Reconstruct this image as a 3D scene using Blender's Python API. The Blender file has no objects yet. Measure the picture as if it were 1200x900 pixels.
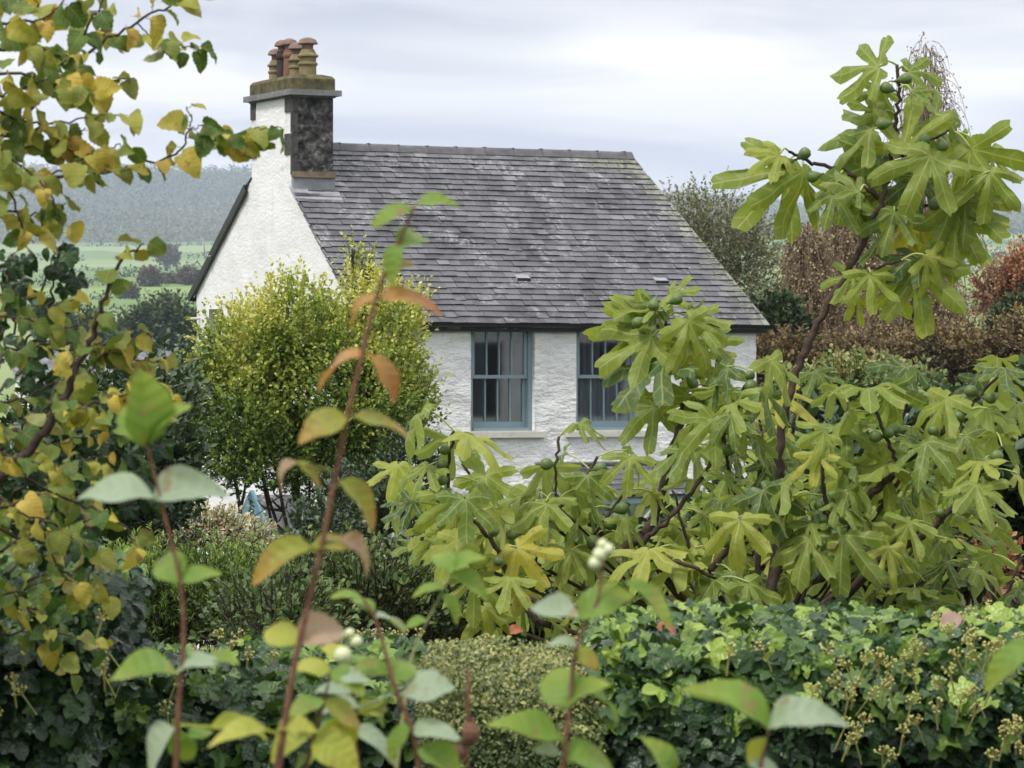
import bpy, math, random
import numpy as np
from mathutils import Vector, noise as mn

R = math.radians
rng = np.random.default_rng(7)
random.seed(7)
S = bpy.context.scene
COL = S.collection

# ------------------------------------------------------------------ camera
F = 4145.0          # focal length in pixels of the 1200 px wide photograph
HZ = 438.0          # eye level in that photograph
cd = bpy.data.cameras.new('camera')
cam = bpy.data.objects.new('camera', cd)
COL.objects.link(cam)
cd.sensor_width = 36.0
cd.lens = F / 1200 * 36
cd.shift_y = -12 / 1200
cd.clip_start = 0.1
cd.clip_end = 40000
cd.dof.use_dof = True
cd.dof.focus_distance = 19.0
cd.dof.aperture_fstop = 20.0
cam.location = (0, 0, 0)
cam.rotation_euler = (R(90), 0, 0)
S.camera = cam
S.render.resolution_x, S.render.resolution_y = 1024, 768

# ------------------------------------------------------------------ light
SUN_EL, SUN_AZ = 56, 222     # azimuth clockwise from +Y (behind the camera, to the left)
W = bpy.data.worlds.new('World')
S.world = W
W.use_nodes = True
nt = W.node_tree
nt.nodes.clear()
def nn(t, ty, **kw):
    n = t.nodes.new(ty)
    for k, v in kw.items():
        setattr(n, k, v)
    return n
out = nn(nt, 'ShaderNodeOutputWorld')
bg = nn(nt, 'ShaderNodeBackground')
bg.inputs[1].default_value = 0.1
sky = nn(nt, 'ShaderNodeTexSky', sky_type='NISHITA')
sky.sun_disc = False
sky.sun_elevation = R(SUN_EL)
sky.sun_rotation = R(SUN_AZ)
tc = nn(nt, 'ShaderNodeTexCoord')
sep = nn(nt, 'ShaderNodeSeparateXYZ')
nt.links.new(tc.outputs['Generated'], sep.inputs[0])
# overcast: grey low down, brighter towards the zenith
gr = nn(nt, 'ShaderNodeValToRGB')
cr = gr.color_ramp
cr.elements[0].position = 0.0; cr.elements[0].color = (.43, .435, .485, 1)
cr.elements[1].position = 1.0; cr.elements[1].color = (1.0, 1.0, 1.02, 1)
e = cr.elements.new(.105); e.color = (.365, .36, .40, 1)
e = cr.elements.new(.05); e.color = (.41, .405, .445, 1)
e = cr.elements.new(.072); e.color = (.475, .465, .485, 1)
e = cr.elements.new(.090); e.color = (.56, .54, .53, 1)
e = cr.elements.new(.30); e.color = (.72, .735, .77, 1)
nt.links.new(sep.outputs[2], gr.inputs[0])
mp = nn(nt, 'ShaderNodeMapping')
mp.inputs['Scale'].default_value = (5.5, 5.5, 34)
mp.inputs['Location'].default_value = (1.15, 0.0, 0.6)
nt.links.new(tc.outputs['Generated'], mp.inputs[0])
no = nn(nt, 'ShaderNodeTexNoise')
no.inputs['Scale'].default_value = 1.6
no.inputs['Detail'].default_value = 7
no.inputs['Roughness'].default_value = .48
no.inputs['Distortion'].default_value = .5
nt.links.new(mp.outputs[0], no.inputs[0])
nr = nn(nt, 'ShaderNodeValToRGB')
nr.color_ramp.elements[0].position = .38; nr.color_ramp.elements[0].color = (.86, .87, .93, 1)
nr.color_ramp.elements[1].position = .60; nr.color_ramp.elements[1].color = (1.42, 1.37, 1.30, 1)
nt.links.new(no.outputs[0], nr.inputs[0])
mu = nn(nt, 'ShaderNodeMix', data_type='RGBA', blend_type='MULTIPLY')
mu.inputs[0].default_value = 1
nt.links.new(gr.outputs[0], mu.inputs[6]); nt.links.new(nr.outputs[0], mu.inputs[7])
sc = nn(nt, 'ShaderNodeMix', data_type='RGBA', blend_type='MULTIPLY')
sc.inputs[0].default_value = 1
sc.inputs[7].default_value = (9.4, 9.4, 9.4, 1)
nt.links.new(mu.outputs[2], sc.inputs[6])
mx = nn(nt, 'ShaderNodeMix', data_type='RGBA')
mx.inputs[0].default_value = .9
nt.links.new(sky.outputs[0], mx.inputs[6]); nt.links.new(sc.outputs[2], mx.inputs[7])
nt.links.new(mx.outputs[2], bg.inputs[0]); nt.links.new(bg.outputs[0], out.inputs[0])

sd = bpy.data.lights.new('sun', 'SUN')
sd.energy = 1.5
sd.angle = R(11)
sd.color = (1, .95, .87)
sun = bpy.data.objects.new('sun', sd)
COL.objects.link(sun)
az = R(SUN_AZ)
dv = Vector((math.sin(az) * math.cos(R(SUN_EL)), math.cos(az) * math.cos(R(SUN_EL)), math.sin(R(SUN_EL))))
sun.rotation_euler = dv.to_track_quat('Z', 'Y').to_euler()
S.view_settings.view_transform = 'Standard'
S.view_settings.look = 'None'
S.view_settings.gamma = 1
S.view_settings.exposure = 0.88
S.render.engine = 'CYCLES'
S.cycles.volume_bounces = 1
S.cycles.transparent_max_bounces = 16

# ------------------------------------------------------------------ helpers
def P(px, py, Y):
    return np.array([(px - 600) / F * Y, Y, (HZ - py) / F * Y])

def link(o, parent=None):
    COL.objects.link(o)
    if parent: o.parent = parent
    return o

def tag(o, label=None, cat=None, group=None, kind=None):
    if label: o['label'] = label
    if cat: o['category'] = cat
    if group: o['group'] = group
    if kind: o['kind'] = kind
    return o

def empty(name, loc=(0, 0, 0), rz=0):
    o = bpy.data.objects.new(name, None)
    o.empty_display_size = .2
    o.location = loc
    o.rotation_euler = (0, 0, rz)
    return link(o)

class MB:
    """collects arrays of vertices and polygons (+ per-vertex floats) into one mesh"""
    def __init__(s):
        s.v, s.f, s.mi, s.at, s.n, s.sm = [], [], [], [], 0, False
    def add(s, v, faces, at=None, mi=0):
        v = np.asarray(v, float).reshape(-1, 3)
        a = np.zeros((len(v), 3)) if at is None else np.asarray(at, float).reshape(-1, 3)
        if isinstance(faces, np.ndarray): faces = [faces]
        else:
            d = {}
            for f in faces: d.setdefault(len(f), []).append(f)
            faces = [np.array(x) for x in d.values()]
        for fa in faces:
            if len(fa): s.f.append(fa + s.n); s.mi.append(np.full(len(fa), mi))
        s.v.append(v); s.at.append(a); s.n += len(v)
    def box(s, c, d, mi=0, rot=None, at=None):
        x, y, z = [q / 2 for q in d]
        v = np.array([[-x,-y,-z],[x,-y,-z],[x,y,-z],[-x,y,-z],[-x,-y,z],[x,-y,z],[x,y,z],[-x,y,z]])
        if rot is not None: v = v @ np.asarray(rot).T
        s.add(v + np.asarray(c), np.array([[0,3,2,1],[4,5,6,7],[0,1,5,4],[1,2,6,5],[2,3,7,6],[3,0,4,7]]),
              None if at is None else np.tile(at, (8, 1)), mi)
    def beam(s, a, b, w, h, mi=0):
        a, b = np.asarray(a, float), np.asarray(b, float)
        d = b - a; L = np.linalg.norm(d); d /= L
        up = np.array([0, 0, 1.]) if abs(d[2]) < .95 else np.array([1., 0, 0])
        x = np.cross(d, up); x /= np.linalg.norm(x); u = np.cross(x, d)
        s.box((a + b) / 2, (w, L, h), mi, np.stack([x, d, u], 1))
    def tube(s, pts, rad, sides=6, mi=0, cap=True, rnd=.5):
        p = np.asarray(pts, float); n = len(p); s.sm = True
        r = np.broadcast_to(np.asarray(rad, float), (n,))
        t = np.gradient(p, axis=0); t /= np.linalg.norm(t, axis=1)[:, None] + 1e-9
        ref = np.array([0.13, 0.21, 1.0]) if abs(t[:, 2]).mean() < .8 else np.array([1.0, .1, .2])
        a = np.cross(t, ref); a /= np.linalg.norm(a, axis=1)[:, None] + 1e-9
        b = np.cross(t, a)
        th = np.linspace(0, 2 * np.pi, sides, endpoint=False)
        v = p[:, None] + r[:, None, None] * (np.cos(th)[None, :, None] * a[:, None] + np.sin(th)[None, :, None] * b[:, None])
        i = np.arange(n - 1)[:, None] * sides; j = np.arange(sides)[None]; k = (j + 1) % sides
        q = np.stack([i + j, i + k, i + sides + k, i + sides + j], -1).reshape(-1, 4)
        at = np.zeros((n * sides, 3)); at[:, 0] = rnd
        s.add(v.reshape(-1, 3), q, at, mi)
        if cap and sides > 3:
            s.f.append(np.array([list(range(s.n - sides, s.n))])); s.mi.append(np.array([mi]))
    def lathe(s, prof, c=(0, 0, 0), sides=20, mi=0):
        th = np.linspace(0, 2 * np.pi, sides, endpoint=False)
        pr = np.asarray(prof, float); n = len(pr)
        v = np.stack([pr[:, None, 0] * np.cos(th), pr[:, None, 0] * np.sin(th), np.repeat(pr[:, 1:2], sides, 1)], -1) + np.asarray(c)
        i = np.arange(n - 1)[:, None] * sides; j = np.arange(sides)[None]; k = (j + 1) % sides
        s.add(v.reshape(-1, 3), np.stack([i + j, i + k, i + sides + k, i + sides + j], -1).reshape(-1, 4), None, mi)
    def build(s, name, mats, parent=None, smooth=False):
        me = bpy.data.meshes.new(name)
        v = np.concatenate(s.v) if s.v else np.zeros((0, 3))
        me.vertices.add(len(v)); me.vertices.foreach_set('co', v.ravel())
        sizes = np.concatenate([np.full(len(f), f.shape[1]) for f in s.f])
        loops = np.concatenate([f.ravel() for f in s.f]).astype(np.int32)
        st = np.concatenate([[0], np.cumsum(sizes)[:-1]]).astype(np.int32)
        me.loops.add(len(loops)); me.loops.foreach_set('vertex_index', loops)
        me.polygons.add(len(sizes)); me.polygons.foreach_set('loop_start', st)
        me.polygons.foreach_set('material_index', np.concatenate(s.mi).astype(np.int32))
        me.polygons.foreach_set('use_smooth', np.full(len(sizes), bool(smooth or s.sm)))
        at = np.concatenate(s.at)
        for k, nm in enumerate(('rnd', 'rad', 'vx')):
            a = me.attributes.new(nm, 'FLOAT', 'POINT'); a.data.foreach_set('value', at[:, k].astype(np.float32))
        me.update(calc_edges=True); me.validate()
        for m in (mats if isinstance(mats, (list, tuple)) else [mats]): me.materials.append(m)
        return link(bpy.data.objects.new(name, me), parent)

# ---- materials
def mat_new(name):
    m = bpy.data.materials.new(name); m.use_nodes = True
    t = m.node_tree; t.nodes.clear()
    o = nn(t, 'ShaderNodeOutputMaterial')
    return m, t, o
def ramp(t, cols, src=None, interp='LINEAR'):
    r = nn(t, 'ShaderNodeValToRGB'); r.color_ramp.interpolation = interp
    el = r.color_ramp.elements
    for i, (p, c) in enumerate(cols):
        e = el[i] if i < 2 else el.new(p)
        e.position = p; e.color = (*c, 1) if len(c) == 3 else c
    if src: t.links.new(src, r.inputs[0])
    return r
def mixc(t, fac, a, b, bt='MIX'):
    m = nn(t, 'ShaderNodeMix', data_type='RGBA', blend_type=bt)
    for i, x in ((0, fac), (6, a), (7, b)):
        if isinstance(x, (int, float)): m.inputs[i].default_value = x
        elif isinstance(x, tuple): m.inputs[i].default_value = (*x, 1)
        else: t.links.new(x, m.inputs[i])
    return m.outputs[2]
def noise(t, scale, detail=4, rough=.55, vec=None, co='Object', dist=0):
    n = nn(t, 'ShaderNodeTexNoise')
    n.inputs['Scale'].default_value = scale; n.inputs['Detail'].default_value = detail
    n.inputs['Roughness'].default_value = rough; n.inputs['Distortion'].default_value = dist
    if vec is None: vec = nn(t, 'ShaderNodeTexCoord').outputs[co]
    t.links.new(vec, n.inputs['Vector'])
    return n.outputs[0]
def math_(t, op, a, b=None, c=None):
    m = nn(t, 'ShaderNodeMath', operation=op)
    for i, x in enumerate((a, b, c)):
        if x is None: continue
        if isinstance(x, (int, float)): m.inputs[i].default_value = x
        else: t.links.new(x, m.inputs[i])
    return m.outputs[0]
def mapr(t, v, a, b, c=0, d=1):
    m = nn(t, 'ShaderNodeMapRange'); t.links.new(v, m.inputs[0])
    for i, x in enumerate((a, b, c, d)): m.inputs[i + 1].default_value = x
    return m.outputs[0]
def princ(t, o, col, rough=.7, spec=.4, bump=None, bs=.3, bd=.02, metal=0):
    p = nn(t, 'ShaderNodeBsdfPrincipled')
    if isinstance(col, tuple): p.inputs['Base Color'].default_value = (*col, 1)
    else: t.links.new(col, p.inputs['Base Color'])
    if isinstance(rough, (int, float)): p.inputs['Roughness'].default_value = rough
    else: t.links.new(rough, p.inputs['Roughness'])
    p.inputs['Specular IOR Level'].default_value = spec
    p.inputs['Metallic'].default_value = metal
    if bump is not None:
        b = nn(t, 'ShaderNodeBump'); b.inputs['Strength'].default_value = bs; b.inputs['Distance'].default_value = bd
        t.links.new(bump, b.inputs['Height']); t.links.new(b.outputs[0], p.inputs['Normal'])
    t.links.new(p.outputs[0], o.inputs[0])
    return p
def simple(name, c1, c2=None, rough=.7, sc=6, spec=.4, bs=.3, bd=.01, metal=0):
    m, t, o = mat_new(name)
    n = noise(t, sc, 5, .6)
    c2 = c2 or tuple(x * .7 for x in c1)
    princ(t, o, ramp(t, [(.3, c2), (.7, c1)], n).outputs[0], rough, spec, n, bs, bd, metal)
    return m

def leafmat(name, cols, vein=None, under=None, rough=.5, trans=.28, spec=.35, veinw=.012, vs=.7, blot=None, nsc=9, chev=34, tip=None):
    m, t, o = mat_new(name)
    at = nn(t, 'ShaderNodeAttribute', attribute_name='rnd').outputs['Fac']
    n = noise(t, nsc, 3, .6)
    f = math_(t, 'ADD', at, math_(t, 'MULTIPLY', math_(t, 'SUBTRACT', n, .5), .25))
    c = ramp(t, cols, f).outputs[0]
    if blot:      # brown dead patches and edges
        n2 = noise(t, 45, 3, .6)
        k = math_(t, 'MULTIPLY', mapr(t, n2, .56, .66), mapr(t, n, .42, .55))
        c = mixc(t, math_(t, 'MULTIPLY', k, .8), c, blot)
    if tip:
        rt = nn(t, 'ShaderNodeAttribute', attribute_name='rad').outputs['Fac']
        c = mixc(t, mapr(t, math_(t, 'ADD', rt, math_(t, 'MULTIPLY', n, .3)), .55, 1.1, 0, .85), c, tip)
    bump = None
    if vein:
        vx = nn(t, 'ShaderNodeAttribute', attribute_name='vx').outputs['Fac']
        rd = nn(t, 'ShaderNodeAttribute', attribute_name='rad').outputs['Fac']
        k1 = mapr(t, vx, veinw, veinw * .45)
        sn = math_(t, 'SINE', math_(t, 'SUBTRACT', math_(t, 'MULTIPLY', rd, float(chev)), math_(t, 'MULTIPLY', vx, chev * .75)))
        k2 = math_(t, 'MULTIPLY', mapr(t, sn, .80, .98), .45)
        k = math_(t, 'MULTIPLY', math_(t, 'MAXIMUM', k1, k2), vs)
        c = mixc(t, k, c, vein)
        bump = math_(t, 'SUBTRACT', mapr(t, sn, -1, 1, 0, .35), k1)
    if under:
        g = nn(t, 'ShaderNodeNewGeometry').outputs['Backfacing']
        c = mixc(t, math_(t, 'MULTIPLY', g, .65), c, under)
    p = princ(t, o, c, rough, spec, bump, .35, .004)
    tr = nn(t, 'ShaderNodeBsdfTranslucent')
    tcol = mixc(t, 1.0, c, (1.25, 1.2, .55), 'MULTIPLY')
    t.links.new(tcol, tr.inputs[0])
    ms = nn(t, 'ShaderNodeMixShader'); ms.inputs[0].default_value = trans
    t.links.new(p.outputs[0], ms.inputs[1]); t.links.new(tr.outputs[0], ms.inputs[2])
    t.links.new(ms.outputs[0], o.inputs[0])
    return m

def bark(name, c1, c2, sc=30, lichen=None):
    m, t, o = mat_new(name)
    n = noise(t, sc, 6, .7)
    c = ramp(t, [(.35, c2), (.65, c1)], n).outputs[0]
    if lichen: c = mixc(t, mapr(t, noise(t, sc * .3, 3), .52, .62, 0, .8), c, lichen)
    princ(t, o, c, .85, .2, n, .6, .01)
    return m

# ---- leaf templates (base at 0,0, tip at 0,1)
def t_tiny(w=.28):
    v = np.array([[0, 0], [-w, .42], [-w * .6, .78], [0, 1], [w * .6, .78], [w, .42]])
    return dict(v=v, f=np.array([[0, 3, 2, 1], [0, 5, 4, 3]]), rad=v[:, 1], vx=abs(v[:, 0]))
def t_grid(w, ny=9, prof=lambda y: math.sin(math.pi * y ** .8) ** .8, ser=0.0, seed=0, nx=5):
    r = random.Random(seed); vs = []; fs = []
    for i in range(ny + 1):
        y = i / ny; h = w * max(prof(y), 0.004)
        for j in range(nx):
            s = (j / (nx - 1)) * 2 - 1
            yy = y
            if ser and abs(s) == 1 and 0 < i < ny:
                k = 1 + (ser if i % 2 else -ser * .6) + r.uniform(-.04, .04)
                vs.append((s * h * k, yy + (ser * .25 if i % 2 else 0)))
            else: vs.append((s * h, yy + (0.0 if abs(s) < .1 else -.05 * abs(s) * (1 - y))))
    for i in range(ny):
        for j in range(nx - 1):
            a = i * nx + j; fs.append((a, a + 1, a + nx + 1, a + nx))
    v = np.array(vs)
    return dict(v=v, f=np.array(fs), rad=v[:, 1], vx=abs(v[:, 0]))
def t_polar(lobes, base, na, rings, p=2.2, rmin=.3, jit=0.0, seed=0, amax=155):
    r = random.Random(seed)
    angs = set(np.round(np.linspace(-amax, amax, na), 2)); 
    for a, L, w in lobes: angs.add(round(a, 2)); angs.discard(None)
    angs = sorted(angs); A = []
    for a in angs:
        if not A or a - A[-1] > 1.2: A.append(a)
        elif any(abs(a - l[0]) < .01 for l in lobes): A[-1] = a
    vs = [(0, 0)]; rad = [0]; vx = [0]; fs = []
    for i, a in enumerate(A):
        rr = base * (1 - .55 * (abs(a) / amax) ** 3)
        for la, L, w in lobes:
            d = abs(a - la) / w
            if d < 1: rr = max(rr, base + (L - base) * (1 - d ** p) ** .8)
        rr *= 1 + jit * math.sin(a * .55 + seed) + r.uniform(-jit, jit) * .7
        dth = min(abs(a - l[0]) for l in lobes)
        for k in range(1, rings + 1):
            q = rr * (k / rings) ** .85
            vs.append((q * math.sin(R(a)), q * math.cos(R(a)))); rad.append(q); vx.append(q * math.sin(R(min(dth, 80))))
    n = len(A)
    for i in range(n - 1):
        a = 1 + i * rings; b = a + rings
        fs.append((0, b, a))
        for k in range(rings - 1): fs.append((a + k, b + k, b + k + 1, a + k + 1))
    return dict(v=np.array(vs), f=[np.array([f for f in fs if len(f) == 3]), np.array([f for f in fs if len(f) == 4])], rad=np.array(rad), vx=np.array(vx))

T_TINY = t_tiny()
T_OV = t_grid(.33, 8)
T_SNOW = [t_grid(.33, 10, lambda y: math.sin(math.pi * y ** .85) ** .75, .03, s) for s in range(2)]
T_HAZEL = [t_grid(.47, 13, lambda y: min(1, (y * 7 + .25)) * (1 - y ** 3.2) ** .75 * (1 if y < .8 else 1 - (y - .8) * 1.6) , .07, s) for s in range(3)]
T_IVY = [t_polar([(0, 1, 42), (58 + j, .78, 36), (-58, .78, 36), (118, .5, 34), (-118 - j, .5, 34)], .36, 31, 2, 1.25, jit=.02, seed=j) for j in (0, 4)]
T_FIG = [t_polar([(0, 1, 16), (41 + j, .93 - .04 * j % .1, 15.5), (-43, .9, 15 + j * .3), (88, .66, 17), (-86 - j, .64, 17)], .25 + .02 * j, 85, 6, 2.8, jit=.042, seed=j) for j in (0, 2, 5)] + \
        [t_polar([(0, 1, 19), (45, .85, 18), (-44, .88, 18), (93, .58, 20), (-94, .55, 20)], .31, 85, 6, 2.4, jit=.042, seed=9)]

def unit(a):
    a = np.asarray(a, float)
    return a / (np.linalg.norm(a, axis=-1, keepdims=True) + 1e-9)
def scatter(mb, tm, Pos, D, N, size, rnd, droop=.15, fold=.25, wave=.03, mi=0, wsc=1.0):
    """lay one leaf per row: base Pos, direction D, face normal N"""
    Pos = np.asarray(Pos, float).reshape(-1, 3); n = len(Pos)
    if n == 0: return
    D = unit(np.broadcast_to(D, (n, 3))); N = np.broadcast_to(N, (n, 3))
    X = unit(np.cross(D, N)); N = np.cross(X, D)
    size = np.broadcast_to(size, (n,)).astype(float); rnd = np.broadcast_to(rnd, (n,))
    x, y = tm['v'][:, 0] * wsc, tm['v'][:, 1]
    k = len(x)
    dr = (droop * rng.uniform(.5, 1.6, n))[:, None]; fo = (fold * rng.uniform(.4, 1.5, n))[:, None]
    ph = rng.uniform(0, 6.28, n)[:, None]
    z = fo * tm['vx'][None] - dr * (x ** 2 * .7 + y * abs(y))[None] + wave * np.sin(x[None] * 9 + ph) * np.cos(y[None] * 7 + ph * 1.7) 
    tw = rng.uniform(-.35, .35, n)[:, None] * x[None] * y[None]
    z = z + tw
    v = Pos[:, None] + size[:, None, None] * (x[None, :, None] * X[:, None] + (y[None, :] * (1 - .25 * dr * abs(y)[None]))[..., None] * D[:, None] + z[..., None] * N[:, None])
    at = np.stack([np.repeat(rnd[:, None], k, 1), np.repeat(tm['rad'][None], n, 0), np.repeat(tm['vx'][None], n, 0)], -1)
    off = (np.arange(n) * k)[:, None, None]
    fl = tm['f'] if isinstance(tm['f'], list) else [tm['f']]
    base = mb.n
    mb.add(v.reshape(-1, 3), [], at.reshape(-1, 3)); mb.sm = True
    for f in fl:
        g = (f[None] + off).reshape(-1, f.shape[1]) + base
        mb.f.append(g); mb.mi.append(np.full(len(g), mi))

def rv(n): return unit(rng.normal(size=(n, 3)))
def curve(pts, n=8, jit=0.0):
    """Catmull-Rom through pts"""
    p = np.asarray(pts, float); m = len(p)
    q = np.vstack([2 * p[0] - p[1], p, 2 * p[-1] - p[-2]]); o = []
    for i in range(m - 1):
        for k in range(n):
            t = k / n; a, b, c, d = q[i:i + 4]
            o.append(.5 * ((2 * b) + (-a + c) * t + (2 * a - 5 * b + 4 * c - d) * t * t + (-a + 3 * b - 3 * c + d) * t ** 3))
    o.append(p[-1]); o = np.array(o)
    if jit: o[1:-1] += rng.normal(size=(len(o) - 2, 3)) * jit
    return o
def inpoly(x, y, poly):
    c = False; n = len(poly)
    for i in range(n):
        x1, y1 = poly[i]; x2, y2 = poly[i - 1]
        if (y1 > y) != (y2 > y) and x < (x2 - x1) * (y - y1) / (y2 - y1) + x1: c = not c
    return c
def sample_poly(poly, n, mind=0):
    xs = [p[0] for p in poly]; ys = [p[1] for p in poly]; o = []; tries = 0
    while len(o) < n and tries < 40000:
        tries += 1
        x, y = random.uniform(min(xs), max(xs)), random.uniform(min(ys), max(ys))
        if inpoly(x, y, poly) and all((x - a) ** 2 + (y - b) ** 2 > mind ** 2 for a, b in o): o.append((x, y))
    return o

#@@MATERIALS
# ------------------------------------------------------------------ terrain
prY = [0, 6, 14, 30, 45, 70, 150, 290, 420, 600, 900, 1400, 2200, 2900, 3500, 4500, 6000]
prZ = [-1.65, -1.9, -2.6, -3.6, -4.1, -4.5, -5.0, -3.6, 1.5, 10.0, 22.5, 42, 78, 108, 160, 258, 235]
def tz(x, y):
    r = math.hypot(x, y)
    z = float(np.interp(r, prY, prZ))
    if r > 500:
        k = min(1, (r - 500) / 2500)
        z += k * 24 * mn.noise(Vector((x / 900, y / 1500, 3.1)))
        a = math.degrees(math.atan2(x, max(y, 1)))
        if r > 2800: z -= min(1, (r - 2800) / 1500) * 45 * max(0, min(1, (a + 3) / 9)) 
    elif r > 12: z += .25 * mn.noise(Vector((x / 9, y / 9, 0))) * min(1, (r - 12) / 30)
    return z
def build_terrain():
    ang = np.concatenate([np.linspace(-11, 11, 130), np.linspace(11, 349, 110)[1:-1]])
    rad = np.concatenate([[0.0], np.geomspace(1.5, 6000, 170)])
    vs = []; na = len(ang)
    for r in rad:
        for a in ang:
            x, y = r * math.sin(R(a)), r * math.cos(R(a))
            vs.append((x, y, tz(x, y)))
    i = np.arange(len(rad) - 1)[:, None] * na; j = np.arange(na)[None]; k = (j + 1) % na
    mb = MB(); mb.add(vs, np.stack([i + k, i + j, i + na + j, i + na + k], -1).reshape(-1, 4))
    m, t, o = mat_new('ground_grass_and_fields')
    pos = nn(t, 'ShaderNodeTexCoord').outputs['Object']
    vm = nn(t, 'ShaderNodeMapping'); vm.inputs['Scale'].default_value = (1 / 150, 1 / 210, 0); t.links.new(pos, vm.inputs[0])
    wob = noise(t, 2.0, 2, .5, vm.outputs[0])
    vo = nn(t, 'ShaderNodeTexVoronoi', feature='F1'); vo.inputs['Scale'].default_value = 1; t.links.new(vm.outputs[0], vo.inputs['Vector'])
    sx = nn(t, 'ShaderNodeSeparateColor'); t.links.new(vo.outputs['Color'], sx.inputs[0])
    fields = ramp(t, [(0, (.11, .17, .06)), (.3, (.19, .26, .09)), (.55, (.14, .21, .07)), (.75, (.24, .27, .13)), (1, (.17, .25, .09))], sx.outputs[0], 'CONSTANT').outputs[0]
    fields = mixc(t, .35, fields, ramp(t, [(.3, (.09, .15, .04)), (.7, (.2, .27, .1))], noise(t, .02, 5, .6, pos)).outputs[0])
    ln = nn(t, 'ShaderNodeVectorMath', operation='LENGTH'); t.links.new(pos, ln.inputs[0])
    wood = ramp(t, [(.3, (.035, .04, .022)), (.55, (.07, .065, .035)), (.75, (.045, .06, .025))], noise(t, .012, 6, .65, pos)).outputs[0]
    k = mapr(t, math_(t, 'ADD', ln.outputs['Value'], math_(t, 'MULTIPLY', noise(t, .003, 3, .5, pos), 900)), 3050, 3120)
    c = mixc(t, k, fields, wood)
    near = ramp(t, [(.3, (.03, .035, .015)), (.7, (.07, .09, .03))], noise(t, 3, 5, .6, pos)).outputs[0]
    c = mixc(t, mapr(t, ln.outputs['Value'], 60, 200), near, c)
    princ(t, o, c, .9, .1, noise(t, .5, 4, .6, pos), .4, .3)
    tag(mb.build('ground', m, smooth=True), kind='structure')
build_terrain()

# ------------------------------------------------------------------ materials
M = {}
M['bark_dark'] = bark('bark_dark', (.075, .055, .04), (.03, .022, .016), 25, (.10, .105, .075))
M['bark_fig'] = bark('bark_fig', (.085, .06, .045), (.035, .024, .018), 40)
M['bark_hazel'] = bark('bark_hazel', (.07, .05, .042), (.03, .02, .017), 60)
M['twig_red'] = bark('twig_red', (.24, .125, .08), (.13, .06, .04), 90)
M['twig_green'] = simple('twig_green', (.28, .30, .11), rough=.6)
M['twig_pale'] = bark('twig_pale', (.26, .2, .14), (.14, .11, .08), 20)
M['petiole'] = simple('petiole', (.36, .40, .13), (.27, .32, .08), .5)
M['core'] = simple('hedge_core_shade', (.012, .011, .007), (.004, .004, .003), .95, 14, .1)  # near-black, paints the deep shade inside the hedges
M['fig_leaf'] = leafmat('fig_leaf', [(0, (.08, .14, .045)), (.25, (.15, .22, .04)), (.6, (.25, .315, .05)), (.9, (.36, .39, .06)), (1, (.46, .42, .06))], (.46, .50, .20), (.26, .33, .13), .45, .46, .32, veinw=.015, vs=.5, chev=26, blot=(.25, .20, .05), nsc=7)
M['hazel_leaf'] = leafmat('hazel_leaf', [(0, (.035, .085, .018)), (.28, (.08, .15, .028)), (.5, (.17, .22, .04)), (.68, (.31, .31, .05)), (.82, (.52, .41, .07)), (.94, (.42, .24, .06)), (1, (.20, .095, .045))], (.42, .40, .14), (.34, .34, .15), .55, .3, .25, veinw=.016, vs=.45, blot=(.16, .075, .03), nsc=12)
M['ivy_leaf'] = leafmat('ivy_leaf', [(0, (.008, .022, .008)), (.4, (.016, .046, .014)), (.65, (.045, .10, .02)), (.85, (.15, .25, .035)), (1, (.26, .36, .05))], (.12, .20, .07), (.06, .11, .035), .36, .15, .4, vs=.4)
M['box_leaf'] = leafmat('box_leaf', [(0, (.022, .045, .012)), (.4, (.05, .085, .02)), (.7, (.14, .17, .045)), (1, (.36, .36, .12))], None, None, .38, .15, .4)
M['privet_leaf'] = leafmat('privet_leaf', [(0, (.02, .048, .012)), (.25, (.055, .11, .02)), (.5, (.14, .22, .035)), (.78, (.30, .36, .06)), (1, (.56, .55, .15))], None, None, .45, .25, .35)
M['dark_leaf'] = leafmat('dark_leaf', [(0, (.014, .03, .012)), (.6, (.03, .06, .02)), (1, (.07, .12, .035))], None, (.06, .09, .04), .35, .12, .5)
M['rosemary_leaf'] = leafmat('rosemary_leaf', [(0, (.04, .08, .02)), (.5, (.12, .22, .045)), (1, (.28, .38, .09))], None, None, .55, .2, .3)
M['pale_leaf'] = leafmat('pale_leaf', [(0, (.12, .14, .06)), (.4, (.34, .34, .2)), (.75, (.55, .53, .4)), (.9, (.5, .28, .09)), (1, (.3, .1, .05))], None, None, .6, .2, .3)
M['grey_leaf'] = leafmat('grey_leaf', [(0, (.06, .1, .05)), (.5, (.15, .2, .11)), (1, (.26, .32, .2))], None, None, .6, .2, .3)
M['green_leaf'] = leafmat('green_leaf', [(0, (.04, .07, .03)), (.5, (.11, .165, .06)), (.85, (.22, .28, .10)), (1, (.34, .27, .14))], None, None, .6, .2, .25)
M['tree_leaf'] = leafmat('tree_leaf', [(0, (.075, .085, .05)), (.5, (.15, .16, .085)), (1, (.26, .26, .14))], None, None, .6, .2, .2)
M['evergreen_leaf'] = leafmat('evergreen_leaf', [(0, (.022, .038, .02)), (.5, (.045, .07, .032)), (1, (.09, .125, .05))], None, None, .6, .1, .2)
M['field_tree_leaf'] = leafmat('field_tree_leaf', [(0, (.07, .06, .04)), (1, (.16, .13, .08))], None, None, .7, .1, .1)
M['mixed_leaf'] = leafmat('mixed_leaf', [(0, (.04, .05, .03)), (.35, (.09, .08, .04)), (.7, (.18, .13, .08)), (1, (.3, .24, .1))], None, None, .7, .1, .1)
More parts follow.
